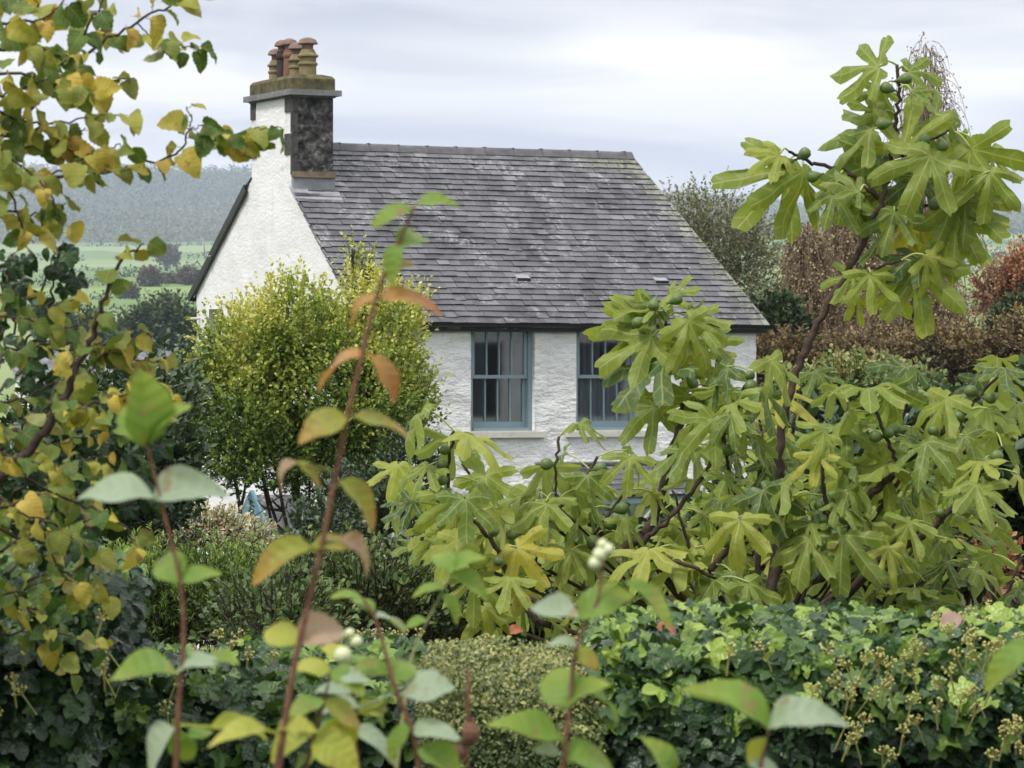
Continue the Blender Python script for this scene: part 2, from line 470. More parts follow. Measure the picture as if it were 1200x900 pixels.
M['birch_leaf'] = leafmat('birch_leaf', [(0, (.15, .11, .08)), (.5, (.25, .18, .12)), (.8, (.36, .28, .15)), (1, (.48, .4, .2))], None, None, .7, .2, .2)
M['rust_leaf'] = leafmat('rust_leaf', [(0, (.20, .085, .06)), (.6, (.34, .16, .10)), (1, (.45, .26, .13))], None, None, .6, .2, .2)
M['dead_leaf'] = leafmat('dead_leaf', [(0, (.30, .11, .06)), (1, (.36, .26, .2))], None, None, .7, .1, .2)
M['ivy_flower'] = simple('ivy_flower', (.50, .50, .17), (.30, .27, .09), .7, 60)
SN = [(.17, .28, .045), (.28, .30, .05), (.44, .24, .07), (.42, .30, .21), (.33, .42, .29), (.36, .40, .06)]
SNU = [(.24, .36, .17), (.33, .34, .12), (.38, .24, .12), (.38, .29, .22), (.38, .47, .35), (.38, .42, .14)]
for i in range(6):
    c = SN[i]
    M['snow%d' % i] = leafmat('snowberry_leaf_%d' % i, [(0, tuple(q * .8 for q in c)), (1, c)], tuple(min(1, q * 1.35) for q in c), SNU[i], .5, .35, .3, vs=.55, nsc=25, blot=(.25, .15, .07), tip=((.26, .32, .05), (.40, .22, .07), (.34, .12, .06), None, None, (.42, .40, .08))[i])

#@@HOUSE
# ------------------------------------------------------------------ white house
def white_wall(name, sc=7, bs=.9):
    m, t, o = mat_new(name)
    tw = nn(t, 'ShaderNodeTexCoord'); mw = nn(t, 'ShaderNodeMapping'); mw.inputs['Scale'].default_value = (1, 1, 2.1); mw.inputs['Rotation'].default_value = (0, .25, 0)
    t.links.new(tw.outputs['Object'], mw.inputs[0])
    n1 = noise(t, sc, 3, .5, mw.outputs[0], dist=.25); n2 = noise(t, 34, 3, .55, mw.outputs[0]); n3 = noise(t, 1.3, 5, .6)
    h = math_(t, 'ADD', n1, math_(t, 'MULTIPLY', n2, .28))
    c = ramp(t, [(.3, (.70, .70, .69)), (.6, (.80, .80, .795))], n3).outputs[0]
    tc_ = nn(t, 'ShaderNodeTexCoord'); mpp = nn(t, 'ShaderNodeMapping'); mpp.inputs['Scale'].default_value = (6, 6, .5)
    t.links.new(tc_.outputs['Object'], mpp.inputs[0])
    st = mapr(t, noise(t, 1.5, 5, .65, mpp.outputs[0]), .55, .72, 0, .32)
    c = mixc(t, st, c, (.42, .43, .38))
    princ(t, o, c, .85, .2, h, bs, .035)
    return m
M['wall'] = white_wall('whitewashed_rubble', 8, 1.0); M['wall_gable'] = white_wall('whitewashed_render', 12, .3)
def slate_mat():
    m, t, o = mat_new('slate')
    at = nn(t, 'ShaderNodeAttribute', attribute_name='rnd').outputs['Fac']
    c = ramp(t, [(0, (.045, .046, .051)), (.35, (.085, .086, .095)), (.7, (.13, .13, .142)), (1, (.20, .20, .21))], at).outputs[0]
    n = noise(t, 1.1, 6, .7, dist=.4); n2 = noise(t, 16, 5, .7)
    c = mixc(t, mapr(t, n, .50, .64, 0, .85), c, (.022, .021, .024))         # dark algae
    n3 = noise(t, 2.0, 6, .75)
    c = mixc(t, math_(t, 'MULTIPLY', mapr(t, n3, .52, .64), mapr(t, n2, .47, .56, 0, .75)), c, (.32, .32, .32))   # pale lichen
    rd = nn(t, 'ShaderNodeAttribute', attribute_name='rad').outputs['Fac']     # nearness of the mossy corner
    mk = math_(t, 'MULTIPLY', mapr(t, rd, .35, .9), mapr(t, n2, .45, .58))
    c = mixc(t, math_(t, 'MULTIPLY', mk, .85), c, (.26, .28, .12))
    princ(t, o, c, mapr(t, n2, .3, .7, .42, .62), .5, n2, .5, .006)
    return m
M['slate'] = slate_mat()
M['slate_edge'] = simple('slate_edge_shade', (.035, .035, .04), (.015, .015, .018), .9, 20, .1)  # shadow lines between courses put into a dark edge colour
M['ridge'] = simple('ridge_clay', (.13, .13, .135), (.06, .06, .065), .75, 5)
def stone_mat():
    m, t, o = mat_new('dark_rubble_stone')
    n = noise(t, 9, 6, .7, dist=.5)
    vo = nn(t, 'ShaderNodeTexVoronoi'); vo.inputs['Scale'].default_value = 7
    t.links.new(nn(t, 'ShaderNodeTexCoord').outputs['Object'], vo.inputs['Vector'])
    c = ramp(t, [(.36, (.022, .022, .022)), (.5, (.06, .058, .055)), (.60, (.13, .128, .12)), (.72, (.30, .30, .28))], n).outputs[0]
    princ(t, o, c, .9, .2, math_(t, 'ADD', n, vo.outputs['Distance']), .9, .04)
    return m
M['stone'] = stone_mat()
M['quoin'] = simple('quoin_stone', (.10, .095, .09), (.045, .043, .042), .9, 14, .2, .5, .02)
M['ledge'] = simple('sandy_ledge', (.27, .22, .14), (.13, .11, .075), .9, 9, .2)
M['capmoss'] = simple('mossy_cap', (.16, .14, .07), (.05, .05, .035), .95, 7, .1, .7, .03)
M['capslab'] = simple('cap_slab', (.24, .24, .24), (.12, .12, .12), .85, 9)
M['pot_buff'] = simple('pot_buff', (.26, .20, .10), (.13, .115, .06), .85, 8)
M['pot_red'] = simple('pot_red', (.25, .125, .09), (.15, .07, .05), .8, 8)
M['pot_pink'] = simple('pot_pink', (.24, .16, .135), (.14, .085, .065), .8, 8)
M['pot_black'] = simple('pot_black', (.05, .035, .035), (.02, .016, .016), .8, 8)
M['black'] = simple('black_gutter', (.016, .016, .018), (.01, .01, .011), .35, 5, .5)
M['blue'] = simple('blue_grey_paint', (.22, .30, .33), (.19, .265, .29), .45, 4, .45, .1, .003)
M['blue_deep'] = simple('teal_paint', (.13, .25, .31), (.11, .21, .27), .45, 4)
M['sill'] = simple('sill_paint', (.62, .60, .54), (.5, .48, .42), .7, 8)
M['lead'] = simple('lead_flashing', (.30, .31, .33), (.2, .2, .215), .5, 6)
M['curtain'] = simple('curtain', (.55, .60, .66), (.48, .52, .58), .9, 3)
M['dim'] = simple('room_plaster', (.30, .28, .25), rough=.9)
M['woodbrown'] = simple('brown_wood', (.10, .06, .04), rough=.7)
def glass_mat():
    m, t, o = mat_new('window_glass')
    g = nn(t, 'ShaderNodeBsdfGlossy'); g.inputs['Roughness'].default_value = .03; g.inputs[0].default_value = (.95, .97, 1, 1)
    tr = nn(t, 'ShaderNodeBsdfTransparent'); tr.inputs[0].default_value = (.86, .88, .88, 1)
    fr = nn(t, 'ShaderNodeFresnel'); fr.inputs[0].default_value = 1.55
    b = nn(t, 'ShaderNodeBump'); b.inputs['Strength'].default_value = .05; b.inputs['Distance'].default_value = .004
    t.links.new(noise(t, 2.2, 2), b.inputs['Height']); t.links.new(b.outputs[0], g.inputs['Normal'])
    ms = nn(t, 'ShaderNodeMixShader'); t.links.new(math_(t, 'ADD', fr.outputs[0], .15), ms.inputs[0])
    t.links.new(tr.outputs[0], ms.inputs[1]); t.links.new(g.outputs[0], ms.inputs[2]); t.links.new(ms.outputs[0], o.inputs[0])
    return m
M['glass'] = glass_mat()

GZ = 4.1                                   # house ground below eye level
HA = math.atan2(.4469, .8947)
house = empty('house', (-1.954, 45, -GZ), HA)
tag(house, 'whitewashed stone cottage with grey slate roof, tall chimney and blue sash windows', 'house')
LW, DW = 5.856, 5.60                       # facade length, gable depth
EZ, RZ, RV = 4.80, 7.20, 2.93              # eaves height, ridge height, ridge depth
BZ = 5.30                                  # rear eaves height
def gtop(v):
    return (EZ + (RZ - EZ) * v / RV if v < RV else RZ + (BZ - RZ) * (v - RV) / (DW - RV)) - .004
def fu(px):                                # facade pixel column -> u
    xr = (px - 600) / F
    return (xr * 45 + 1.954) / (.8947 - .4469 * xr)
def fz(py, u): return (HZ - py) / F * (45 + .4469 * u) + GZ
def gv(px):                                # gable pixel column -> v
    xr = (px - 600) / F
    return (-xr * 45 - 1.954) / (.4466 + .8947 * xr)
def gz(py, v): return (HZ - py) / F * (45 + .8947 * v) + GZ
W1 = (fu(551.5), fu(626), fz(505, 2), fz(378.5, 2))
W2 = (fu(675), fu(752), fz(504, 3.6), fz(379, 3.6))
W3 = (fu(838), fu(857), fz(470, 5.4), fz(414, 5.4))
GW = (gv(260), gv(245.5), 3.9, gz(362, 4.9))
def lines(a, b, step, extra):
    l = sorted(set([round(x, 4) for x in np.arange(a, b, step)] + [round(b, 4)] + [round(x, 4) for x in extra]))
    o = [l[0]]
    for x in l[1:]:
        if x - o[-1] < .012 and x not in [round(q, 4) for q in extra] and x != round(b, 4): continue
        o.append(x)
    return o
def relief(a, b, s, amp):
    return amp * (mn.noise(Vector((a * s, b * s * 1.5, 1.7))) + .5 * mn.noise(Vector((a * s * 2.3, b * s * 3, 5.7))))
def make_walls():
    mb = MB()
    us = lines(0, LW, .05, [W1[0], W1[1], W2[0], W2[1], W3[0], W3[1]])
    zs = lines(0, EZ, .05, [w[k] for w in (W1, W2, W3) for k in (2, 3)])
    holes = (W1, W2, W3)
    def inside(h, a, b): return h[0] < a < h[1] and h[2] < b < h[3]
    vs = [(u, relief(u, z, 3.4, .024) - (0 if .1 < u < LW - .1 else .0), z) for z in zs for u in us]
    n = len(us); fs = []
    for i in range(len(zs) - 1):
        for j in range(n - 1):
            cu, cz = (us[j] + us[j + 1]) / 2, (zs[i] + zs[i + 1]) / 2
            if any(inside(h, cu, cz) for h in holes): continue
            fs.append((i * n + j, i * n + j + 1, (i + 1) * n + j + 1, (i + 1) * n + j))
    mb.add(vs, np.array(fs), mi=0)
    for h in holes:                         # reveals
        a, b, c, d = h; y0, y1 = -.012, .26
        q = [(a, y0, c), (b, y0, c), (b, y0, d), (a, y0, d), (a, y1, c), (b, y1, c), (b, y1, d), (a, y1, d)]
        mb.add(q, np.array([[0, 1, 5, 4], [1, 2, 6, 5], [2, 3, 7, 6], [3, 0, 4, 7]]))
    # gable facing left
    vl = lines(0, DW, .06, [GW[0], GW[1], RV]); zs = lines(0, RZ, .06, [GW[2], GW[3]]); n = len(vl)
    vs = [(-relief(v, z, 4.5, .009) * .8, v, min(z, gtop(v))) for z in zs for v in vl]; fs = []
    for i in range(len(zs) - 1):
        for j in range(n - 1):
            cv, cz = (vl[j] + vl[j + 1]) / 2, (zs[i] + zs[i + 1]) / 2
            if inside(GW, cv, cz) or (zs[i] >= gtop(vl[j]) and zs[i] >= gtop(vl[j + 1])): continue
            fs.append((i * n + j, (i + 1) * n + j, (i + 1) * n + j + 1, i * n + j + 1))
    mb.add(vs, np.array(fs), mi=1)
    a, b, c, d = GW
    q = [(x, y, z) for x in (-.006, .3) for y, z in ((a, c), (b, c), (b, d), (a, d))]
    mb.add(q, np.array([[0, 1, 5, 4], [1, 2, 6, 5], [2, 3, 7, 6], [3, 0, 4, 7]]), mi=1)
    # far gable and rear wall
    mb.add([(LW, 0, 0), (LW, DW, 0), (LW, DW, gtop(DW) - .08), (5.45, RV, gtop(RV) - .05), (LW, 0, gtop(0) - .03)], [(0, 1, 2, 3, 4)], mi=1)
    mb.add([(0, DW, 0), (LW, DW, 0), (LW, DW, BZ - .06), (0, DW, BZ - .06)], [(0, 3, 2, 1)], mi=1)
    # upstairs floor and inner partition
    mb.box((LW / 2, DW / 2, 2.6), (LW - .1, DW - .1, .15), 2); mb.box((LW / 2, 2.6, 4.0), (LW - .1, .1, 2.6), 2)
    mb.box((2.85, 1.35, 3.6), (.1, 2.3, 1.9), 2)
    mb.build('walls', [M['wall'], M['wall_gable'], M['dim']], house, smooth=True)
make_walls()

def make_roof():
    mb = MB()
    # deck
    e0 = np.array([-.10, EZ - .10 * (RZ - EZ) / RV + .03]); r0 = np.array([RV, RZ + .0]); b0 = np.array([DW + .14, BZ - .06])
    uL, uE, uR = .02, 6.0, 5.52
    th = .07
    v = []
    for (vv, zz), ue in ((e0, uE), (r0, uR), (b0, uE)):
        v += [(uL, vv, zz), (ue, vv, zz), (uL, vv, zz - th), (ue, vv, zz - th)]
    mb.add(v, np.array([[0, 1, 5, 4], [4, 5, 9, 8], [2, 6, 7, 3], [6, 10, 11, 7], [0, 2, 3, 1], [8, 9, 11, 10],
                        [0, 4, 6, 2], [4, 8, 10, 6], [1, 3, 7, 5], [5, 7, 11, 9]]), np.tile((.1, 0, 0), (12, 1)), 0)
    def slope(p0, p1, courses, w0):
        d = p1 - p0; L = np.hypot(*d); d = d / L; nrm = np.array([-d[1], d[0]]) * (1 if d[0] > 0 else -1)
        g = L / courses
        for i in range(courses):
            s = i * g; t = s / L
            ue = uE + (uR - uE) * (s + g) / L
            u = uL - .01 - (w0 * .5 if i % 2 else 0) - random.uniform(0, .05)
            while u < ue:
                w = w0 * random.uniform(.85, 1.15)
                vq = abs(p0[0] + d[0] * (s + g * .5))
                a, b = max(u, .2 if 2.05 < vq < 3.62 else -.04), min(u + w - .004, ue + .012)
                u += w
                if b - a < .03: continue
                lift = .027 + random.uniform(-.003, .006); tl = g * 1.9
                sj = s - random.uniform(0, .008) - (.01 if i == 0 else 0)
                if random.random() < .02: sj -= .02
                pts = []
                sk = random.uniform(-.004, .004)
                for (uu, ss, hh) in ((a, sj, lift), (b, sj + sk, lift + random.uniform(-.002, .004)), (b, min(s + tl, L), .002), (a, min(s + tl, L), .002)):
                    q = p0 + d * ss + nrm * hh; pts.append((uu, q[0], q[1]))
                low = [(x, y - nrm[0] * .013, z - nrm[1] * .013) for x, y, z in pts]
                r = min(1, max(0, random.gauss(.42, .15)))
                if random.random() < .025: r = random.uniform(.75, .95)
                ms = max(0, 1 - math.hypot((u - 5.4) / 1.7, (L - s) / 1.1)) if d[0] > 0 else 0
                ms = max(ms, (max(0, 1 - (ue - u) / .5)) * .62)
                mb.add(pts + low, np.array([[0, 1, 2, 3], [4, 7, 6, 5], [3, 2, 6, 7]]), np.tile((r, ms, 0), (8, 1)))
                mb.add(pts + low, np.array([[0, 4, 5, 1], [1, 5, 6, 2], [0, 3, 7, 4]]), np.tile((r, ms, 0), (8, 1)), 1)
    slope(e0, r0, 32, .19)
    slope(b0, r0, 28, .24)
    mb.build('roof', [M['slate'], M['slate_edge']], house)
    # ridge tiles
    rb = MB(); u = .56
    while u < 5.5:
        w = min(.44, 5.53 - u); z = RZ + .015 + random.uniform(-.004, .006)
        prof = [(-.13, -.085), (-.07, -.01), (-.03, .02), (.03, .02), (.07, -.01), (.13, -.085)]
        for k, (sx_, o_) in enumerate(((u, 1.0), (u + w - .006, 1.0))): pass
        vs = [(ux, RV + a * 1.0, z + b) for ux in (u, u + w - .006) for a, b in prof] + [(ux, RV + a * .9, z + b - .02) for ux in (u, u + w - .006) for a, b in prof]
        f = [(k, k + 1, k + 7, k + 6) for k in range(5)] + [(k + 12, k + 18, k + 19, k + 13) for k in range(5)] + [(k, k + 12, k + 13, k + 1) for k in range(5)] + [(k + 6, k + 7, k + 19, k + 18) for k in range(5)] + [(0, 6, 18, 12), (5, 17, 23, 11)]
        rb.add(vs, np.array(f)); rb.box((u + .012, RV, z + .018), (.022, .10, .02)); u += w
    rb.build('ridge_tiles', M['ridge'], house)
    # black edge of the rear slope and gutters
    k = MB()
    k.beam((-.045, RV + .75, RZ - .03 + (BZ - RZ) * .75 / (DW - RV)), (-.045, DW + .16, BZ - .12), .03, .11)
    k.build('barge_board', M['black'], house)
    g = MB()
    th_ = np.linspace(math.pi, 2 * math.pi, 7)
    for (gv_, gz_, a, b) in ((-.155, EZ - .045, -.02, 6.03), (DW + .2, BZ - .12, -.03, 6.03)):
        prof = [(math.cos(q) * .056, math.sin(q) * .056) for q in th_]
        vs = [(uu, gv_ + x, gz_ + z) for uu in (a, b) for x, z in prof] + [(uu, gv_ + x * .9, gz_ + z * .9) for uu in (a, b) for x, z in prof]
        f = [(j, j + 1, j + 8, j + 7) for j in range(6)] + [(j + 14, j + 21, j + 22, j + 15) for j in range(6)]
        f += [(0, 7, 21, 14), (6, 20, 27, 13)]
        g.add(vs, np.array(f))
        for e_ in (a, b): g.add([(e_, gv_ + x, gz_ + z) for x, z in prof], [tuple(range(7))])
    g.box((3.0, -.065, EZ - .095), (6.0, .02, .12))
    g.build('gutter', M['black'], house)
    # two slate-grey roof vents
    sl = (RZ - EZ) / RV
    for px, py in ((612, 330), (774, 333)):
        u = fu(px)
        # point on the slope: solve v from the picture row
        best = min(np.linspace(0, 2.5, 200), key=lambda v: abs(HZ - (EZ + sl * v - GZ) / (45 + .4469 * u + .8947 * v) * F - py))
        xr = (px - 600) / F
        u = (xr * (45 + .8947 * best) + 1.954 + .4466 * best) / (.8947 - .4469 * xr)
        vm = MB(); z = EZ + sl * best + .03
        vm.add([(u - .1, best - .06, z - .02), (u + .1, best - .06, z - .02), (u + .1, best - .06, z + .02), (u - .1, best - .06, z + .02),
                (u - .09, best + .06, z + .07), (u + .09, best + .06, z + .07), (u - .1, best + .06, z + .03), (u + .1, best + .06, z + .03)],
               [(3, 2, 5, 4), (0, 3, 4, 6), (1, 7, 5, 2)])
        vm.add([(u - .1, best - .055, z - .03), (u + .1, best - .055, z - .03), (u + .1, best - .055, z + .02), (u - .1, best - .055, z + .02)], [(0, 1, 2, 3)], mi=1)
        vm.build('roof_vent', [M['lead'], M['black']], house)
make_roof()

def make_chimney():
    v0, v1, uw = 2.137, 3.564, .585
    z0 = 6.3; z1 = 3.69 + GZ
    c = MB()
    def panel(p00, du, dz, na, nb, mi, amp, nrm):
        vs = []
        for j in range(nb + 1):
            for i in range(na + 1):
                p = np.array(p00) + np.array(du) * i / na + np.array(dz) * j / nb
                e = 0 if i in (0, na) else relief(p[0] * 1 + p[1], p[2], 6, amp)
                vs.append(p + np.array(nrm) * e)
        fs = [(j * (na + 1) + i, j * (na + 1) + i + 1, (j + 1) * (na + 1) + i + 1, (j + 1) * (na + 1) + i) for j in range(nb) for i in range(na)]
        c.add(vs, np.array(fs), mi=mi)
    h = z1 - z0
    panel((.004, v0, 6.57), (uw - .008, 0, 0), (0, 0, z1 - 6.57), 14, 30, 0, .03, (0, -1, 0))         # dark stone front
    n0 = len(c.v); panel((.002, v1, 6.5), (0, v0 - v1, 0), (0, 0, z1 - 6.5), 20, 24, 1, 0, (-1, 0, 0))
    for q_ in c.v[n0]: q_[0] -= relief(q_[1], q_[2], 4.5, .009) * .8   # white render
    panel((uw, v0, z0), (0, v1 - v0, 0), (0, 0, h), 20, 30, 0, .03, (1, 0, 0))
    panel((uw, v1, z0), (-uw, 0, 0), (0, 0, h), 14, 30, 1, .02, (0, 1, 0))
    ch = c.build('chimney', [M['stone'], M['wall_gable']], house)
    q = MB()
    def gzz(py, v=v0): return gz(py, v)
    for (a, b, vv, wd) in ((112, 131, v0, .25), (155.5, 181, v0, .26), (131, 155.5, v0, .05), (181, 205, v0, .05)):
        zt, zb = gzz(a), gzz(b)
        q = MB(); q.box((-.012 + .04, vv + wd / 2 - .012, (zt + zb) / 2), (.09, wd, zt - zb - .01)); q.build('quoin', M['quoin'], ch)
    for (a, b, wd) in ((113, 141, .17), (166, 186, .20)):
        zt, zb = gz(a, v1), gz(b, v1)
        q = MB(); q.box((.03, v1 - wd / 2 + .015, (zt + zb) / 2), (.09, wd, zt - zb)); q.build('quoin', M['quoin'], ch)
    s = MB(); zc = z1
    s.box((uw / 2, (v0 + v1) / 2, zc + .045), (uw + .17, v1 - v0 + .2, .075))
    s.box((uw / 2, (v0 + v1) / 2, zc + .0), (uw + .05, v1 - v0 + .06, .03))
    s.build('cap_slab', M['capslab'], ch)
    t = MB()
    zz = zc + .084; ring = []
    for k, (ex, zt) in enumerate(((.0, 0), (.0, .15), (-.03, .19), (-.14, .22))):
        n_ = 12
        for i in range(n_):
            pass
        ring.append([(-.02 - ex + 0, v0 - .02 - ex), (uw + .02 + ex, v0 - .02 - ex), (uw + .02 + ex, v1 + .02 + ex), (-.02 - ex, v1 + .02 + ex)])
        t.add([(x, y, zz + zt) for x, y in ring[-1]], [])
    f = [(4 * k + i, 4 * k + (i + 1) % 4, 4 * k + 4 + (i + 1) % 4, 4 * k + 4 + i) for k in range(3) for i in range(4)] + [(12, 13, 14, 15)]
    t.f.append(np.array(f)); t.mi.append(np.zeros(len(f), int))
    t.build('cap_top', M['capmoss'], ch)
    l = MB()
    zl = gzz(207)
    l.box((uw / 2 + .0, v0 - .03, zl + .03), (uw + .03, .09, .075), 0)
    l.build('stone_ledge', M['ledge'], ch)
    l = MB(); l.box((uw / 2, v0 - .01, zl - .11), (uw + .02, .06, .21), 0)
    sl = (RZ - EZ) / RV
    l.beam((uw / 2, v0 - .21, EZ + sl * (v0 - .21) + .028), (uw / 2, v0, EZ + sl * v0 + .028), uw + .1, .012)
    l.build('flashing', M['lead'], ch)
    zp = zz + .2
    def pot(v, r, h, m, hood, hm, name_l):
        pb = MB()
        pr = [(0, 0), (r * 1.0, 0), (r * .98, h * .3), (r * 1.0, h * .38), (r * 1.14, h * .42), (r * 1.14, h * .48), (r * .96, h * .52), (r * .98, h * .68), (r * 1.22, h * .72), (r * 1.22, h * .78), (r * 1.0, h * .82), (r * .72, h)]
        if name_l == 'plain': pr = [(0, 0), (r * .85, 0), (r * .8, h * .7), (r * .95, h * .78), (r * .95, h * .86), (r * .8, h * .9), (r * .8, h)]
        pb.lathe(pr + [(r * .55, h), (r * .5, h * .7)], (uw / 2 + .02, v, zp), 24)
        o = pb.build('chimney_pot', m, ch, smooth=False)
        if hood:
            hb = MB()
            hb.lathe([(r * .60, h - .01), (r * .66, h + .06), (r * 1.15, h + .07), (r * 1.15, h + .082), (r * .9, h + .13), (r * .4, h + .155), (0, h + .16)], (uw / 2 + .02, v, zp), 24)
            hb.build('pot_hood', hm, ch)
        return o
    pot(2.36, .118, .36, M['pot_buff'], True, M['pot_pink'], 'roll')
    pot(2.72, .108, .32, M['pot_buff'], True, M['pot_pink'], 'roll')
    pot(2.98, .100, .40, M['pot_red'], True, M['pot_pink'], 'plain')
    pot(3.22, .100, .40, M['pot_black'], True, M['pot_pink'], 'plain')
    pot(3.45, .100, .30, M['pot_buff'], True, M['pot_pink'], 'roll')
make_chimney()

def sash_window(w, curtains, simple_=False):
    a, b, c, d = w; fr = MB(); v = .11
    bd = .055
    # box frame
    fr.box(((a + bd / 2), v, (c + d) / 2), (bd, .10, d - c)); fr.box(((b - bd / 2), v, (c + d) / 2), (bd, .10, d - c))
    fr.box(((a + b) / 2, v, d - bd / 2), (b - a - 2 * bd - .004, .10, bd)); fr.box(((a + b) / 2, v - .015, c + .02), (b - a - 2 * bd - .004, .13, .04))
    win = fr.build('window', M['blue'], house)
    mid = (c + d) / 2 - .0
    for (nm, z0, z1, vv) in (('upper_sash', mid - .02, d - bd - .003, v + .0), ('lower_sash', c + .042, mid + .022, v + .048)):
        sb = MB(); st = .042; x0, x1 = a + bd + .003, b - bd - .003
        sb.box((x0 + st / 2, vv, (z0 + z1) / 2), (st, .04, z1 - z0)); sb.box((x1 - st / 2, vv, (z0 + z1) / 2), (st, .04, z1 - z0))
        sb.box(((x0 + x1) / 2, vv, z1 - st / 2), (x1 - x0 - 2 * st - .002, .04, st)); bot = .075 if nm == 'lower_sash' else .045
        sb.box(((x0 + x1) / 2, vv - .002, z0 + bot / 2), (x1 - x0 - 2 * st - .002, .042, bot))
        n = 1 if simple_ else 3
        for k in range(1, n + 1):
            xx = x0 + st + (x1 - x0 - 2 * st) * k / (n + 1)
            sb.box((xx, vv, (z0 + z1) / 2 + .01), (.018, .032, z1 - z0 - st - bot + .02))
        sb.build(nm, M['blue'], win)
        gb = MB(); gb.box(((x0 + x1) / 2, vv + .006, (z0 + z1) / 2), (x1 - x0 - .02, .004, z1 - z0 - .02)); gb.build('pane', M['glass'], win)
    # sill
    sb = MB(); sb.box(((a + b) / 2 + .03 * 0, .02, c - .05), (b - a + .30, .19, .075)); sb.box(((a + b) / 2, .05, c - .006), (b - a - .01, .12, .014))
    sb.build('sill', M['sill'], win)
    if curtains:
        cb = MB()
        for (x0, x1, z0, z1, vv) in curtains:
            n = 40; vs = []
            for i in range(n + 1):
                x = x0 + (x1 - x0) * i / n; y = vv + .025 * math.sin(i * .9) + .012 * math.sin(i * 2.3)
                vs += [(x, y, z0), (x, y, z1)]
            cb.add(vs, np.array([(2 * i, 2 * i + 2, 2 * i + 3, 2 * i + 1) for i in range(n)]))
        cb.build('curtain', M['curtain'], win)
sash_window(W1, [(W1[0] + .25, W1[0] + .40, W1[2], W1[3] - .1, .45)])
sash_window(W2, [(W2[0] + .04, W2[1] - .04, W2[2], (W2[2] + W2[3]) / 2 - .02, .21), (W2[0] + .3, W2[0] + .6, W2[2], W2[3], .5)])
def small_window(w, side):
    a, b, c, d = w; fr = MB()
    def bx(a0, a1, z0, z1, p, t): 
        if side: fr.box((p, (a0 + a1) / 2, (z0 + z1) / 2), (t, a1 - a0, z1 - z0))
        else: fr.box(((a0 + a1) / 2, p, (z0 + z1) / 2), (a1 - a0, t, z1 - z0))
    for q in ((a, a + .04, c, d), (b - .04, b, c, d), (a + .041, b - .041, d - .04, d), (a + .041, b - .041, c, c + .04), (a + .041, b - .041, (c + d) / 2 - .015, (c + d) / 2 + .015)): bx(*q, .17, .05)
    o = fr.build('window', M['sill'] if side else M['blue'], house)
    fr = MB(); bx(a + .02, b - .02, c + .02, d - .02, .18, .004); fr.build('pane', M['glass'], o)
small_window(W3, False); small_window(GW, True)

def front_porch():
    u0, u1 = fu(629), fu(792); zt = fz(541, 4); sl = .62; dep = .62
    pr = MB()
    n = 6
    for i in range(n):
        s0 = dep * (1 - i / n); zz = zt - .03 - sl * s0
        x = u0 + (.0 if i % 2 else -.1)
        while x < u1:
            w = random.uniform(.2, .26); a, b = max(x, u0), min(x + w - .005, u1); x += w
            if b - a < .03: continue
            s1 = max(s0 - dep / n * 1.6, 0); r = min(1, max(0, random.gauss(.5, .2)))
            top = [(a, -s0 - .02, zz + .012), (b, -s0 - .02, zz + .012), (b, -s1, zt - .03 - sl * s1), (a, -s1, zt - .03 - sl * s1)]
            pr.add(top + [(p, q, z - .012) for p, q, z in top], np.array([[0, 1, 2, 3], [4, 7, 6, 5], [0, 4, 5, 1], [1, 5, 6, 2], [3, 7, 4, 0]]), np.tile((r, .2, 0), (8, 1)))
    pr.add([(u0, -dep, zt - .07 - sl * dep), (u1, -dep, zt - .07 - sl * dep), (u1, 0.01, zt - .07), (u0, 0.01, zt - .07)], [(0, 3, 2, 1)])
    por = pr.build('porch_roof', M['slate'], house)
    fl = MB(); fl.beam(((u0 - .03), -.035, zt), (u1 + .03, -.035, zt), .07, .02); fl.build('flashing', M['lead'], por)
    fm = MB(); zb = zt - .10 - sl * dep
    fm.beam((u0, -dep + .04, zb), (u1, -dep + .04, zb), .05, .09)
    for u in (u0 + .06, u1 - .06):
        fm.beam((u, -dep + .04, zb - .03), (u, -.02, zb - .55), .06, .06); fm.beam((u, -dep + .02, zb - .0), (u, -.01, zb), .06, .07)
        fm.box((u, -.03, zb - .35), (.07, .05, .7))
    fm.build('porch_frame', M['blue'], por)
    # front door below
    db = MB(); um = (u0 + u1) / 2 - .2
    db.box((um, -.01, 1.02), (.86, .05, 2.0)); d = db.build('door', M['blue_deep'], house)
    db = MB(); db.lathe([(0, 0), (.03, 0), (.03, .03), (0, .04)], (0, 0, 0), 12); h = db.build('handle', M['lead'], d); h.location = (um + .33, -.036, 1.0); h.rotation_euler = (R(90), 0, 0)
front_porch()

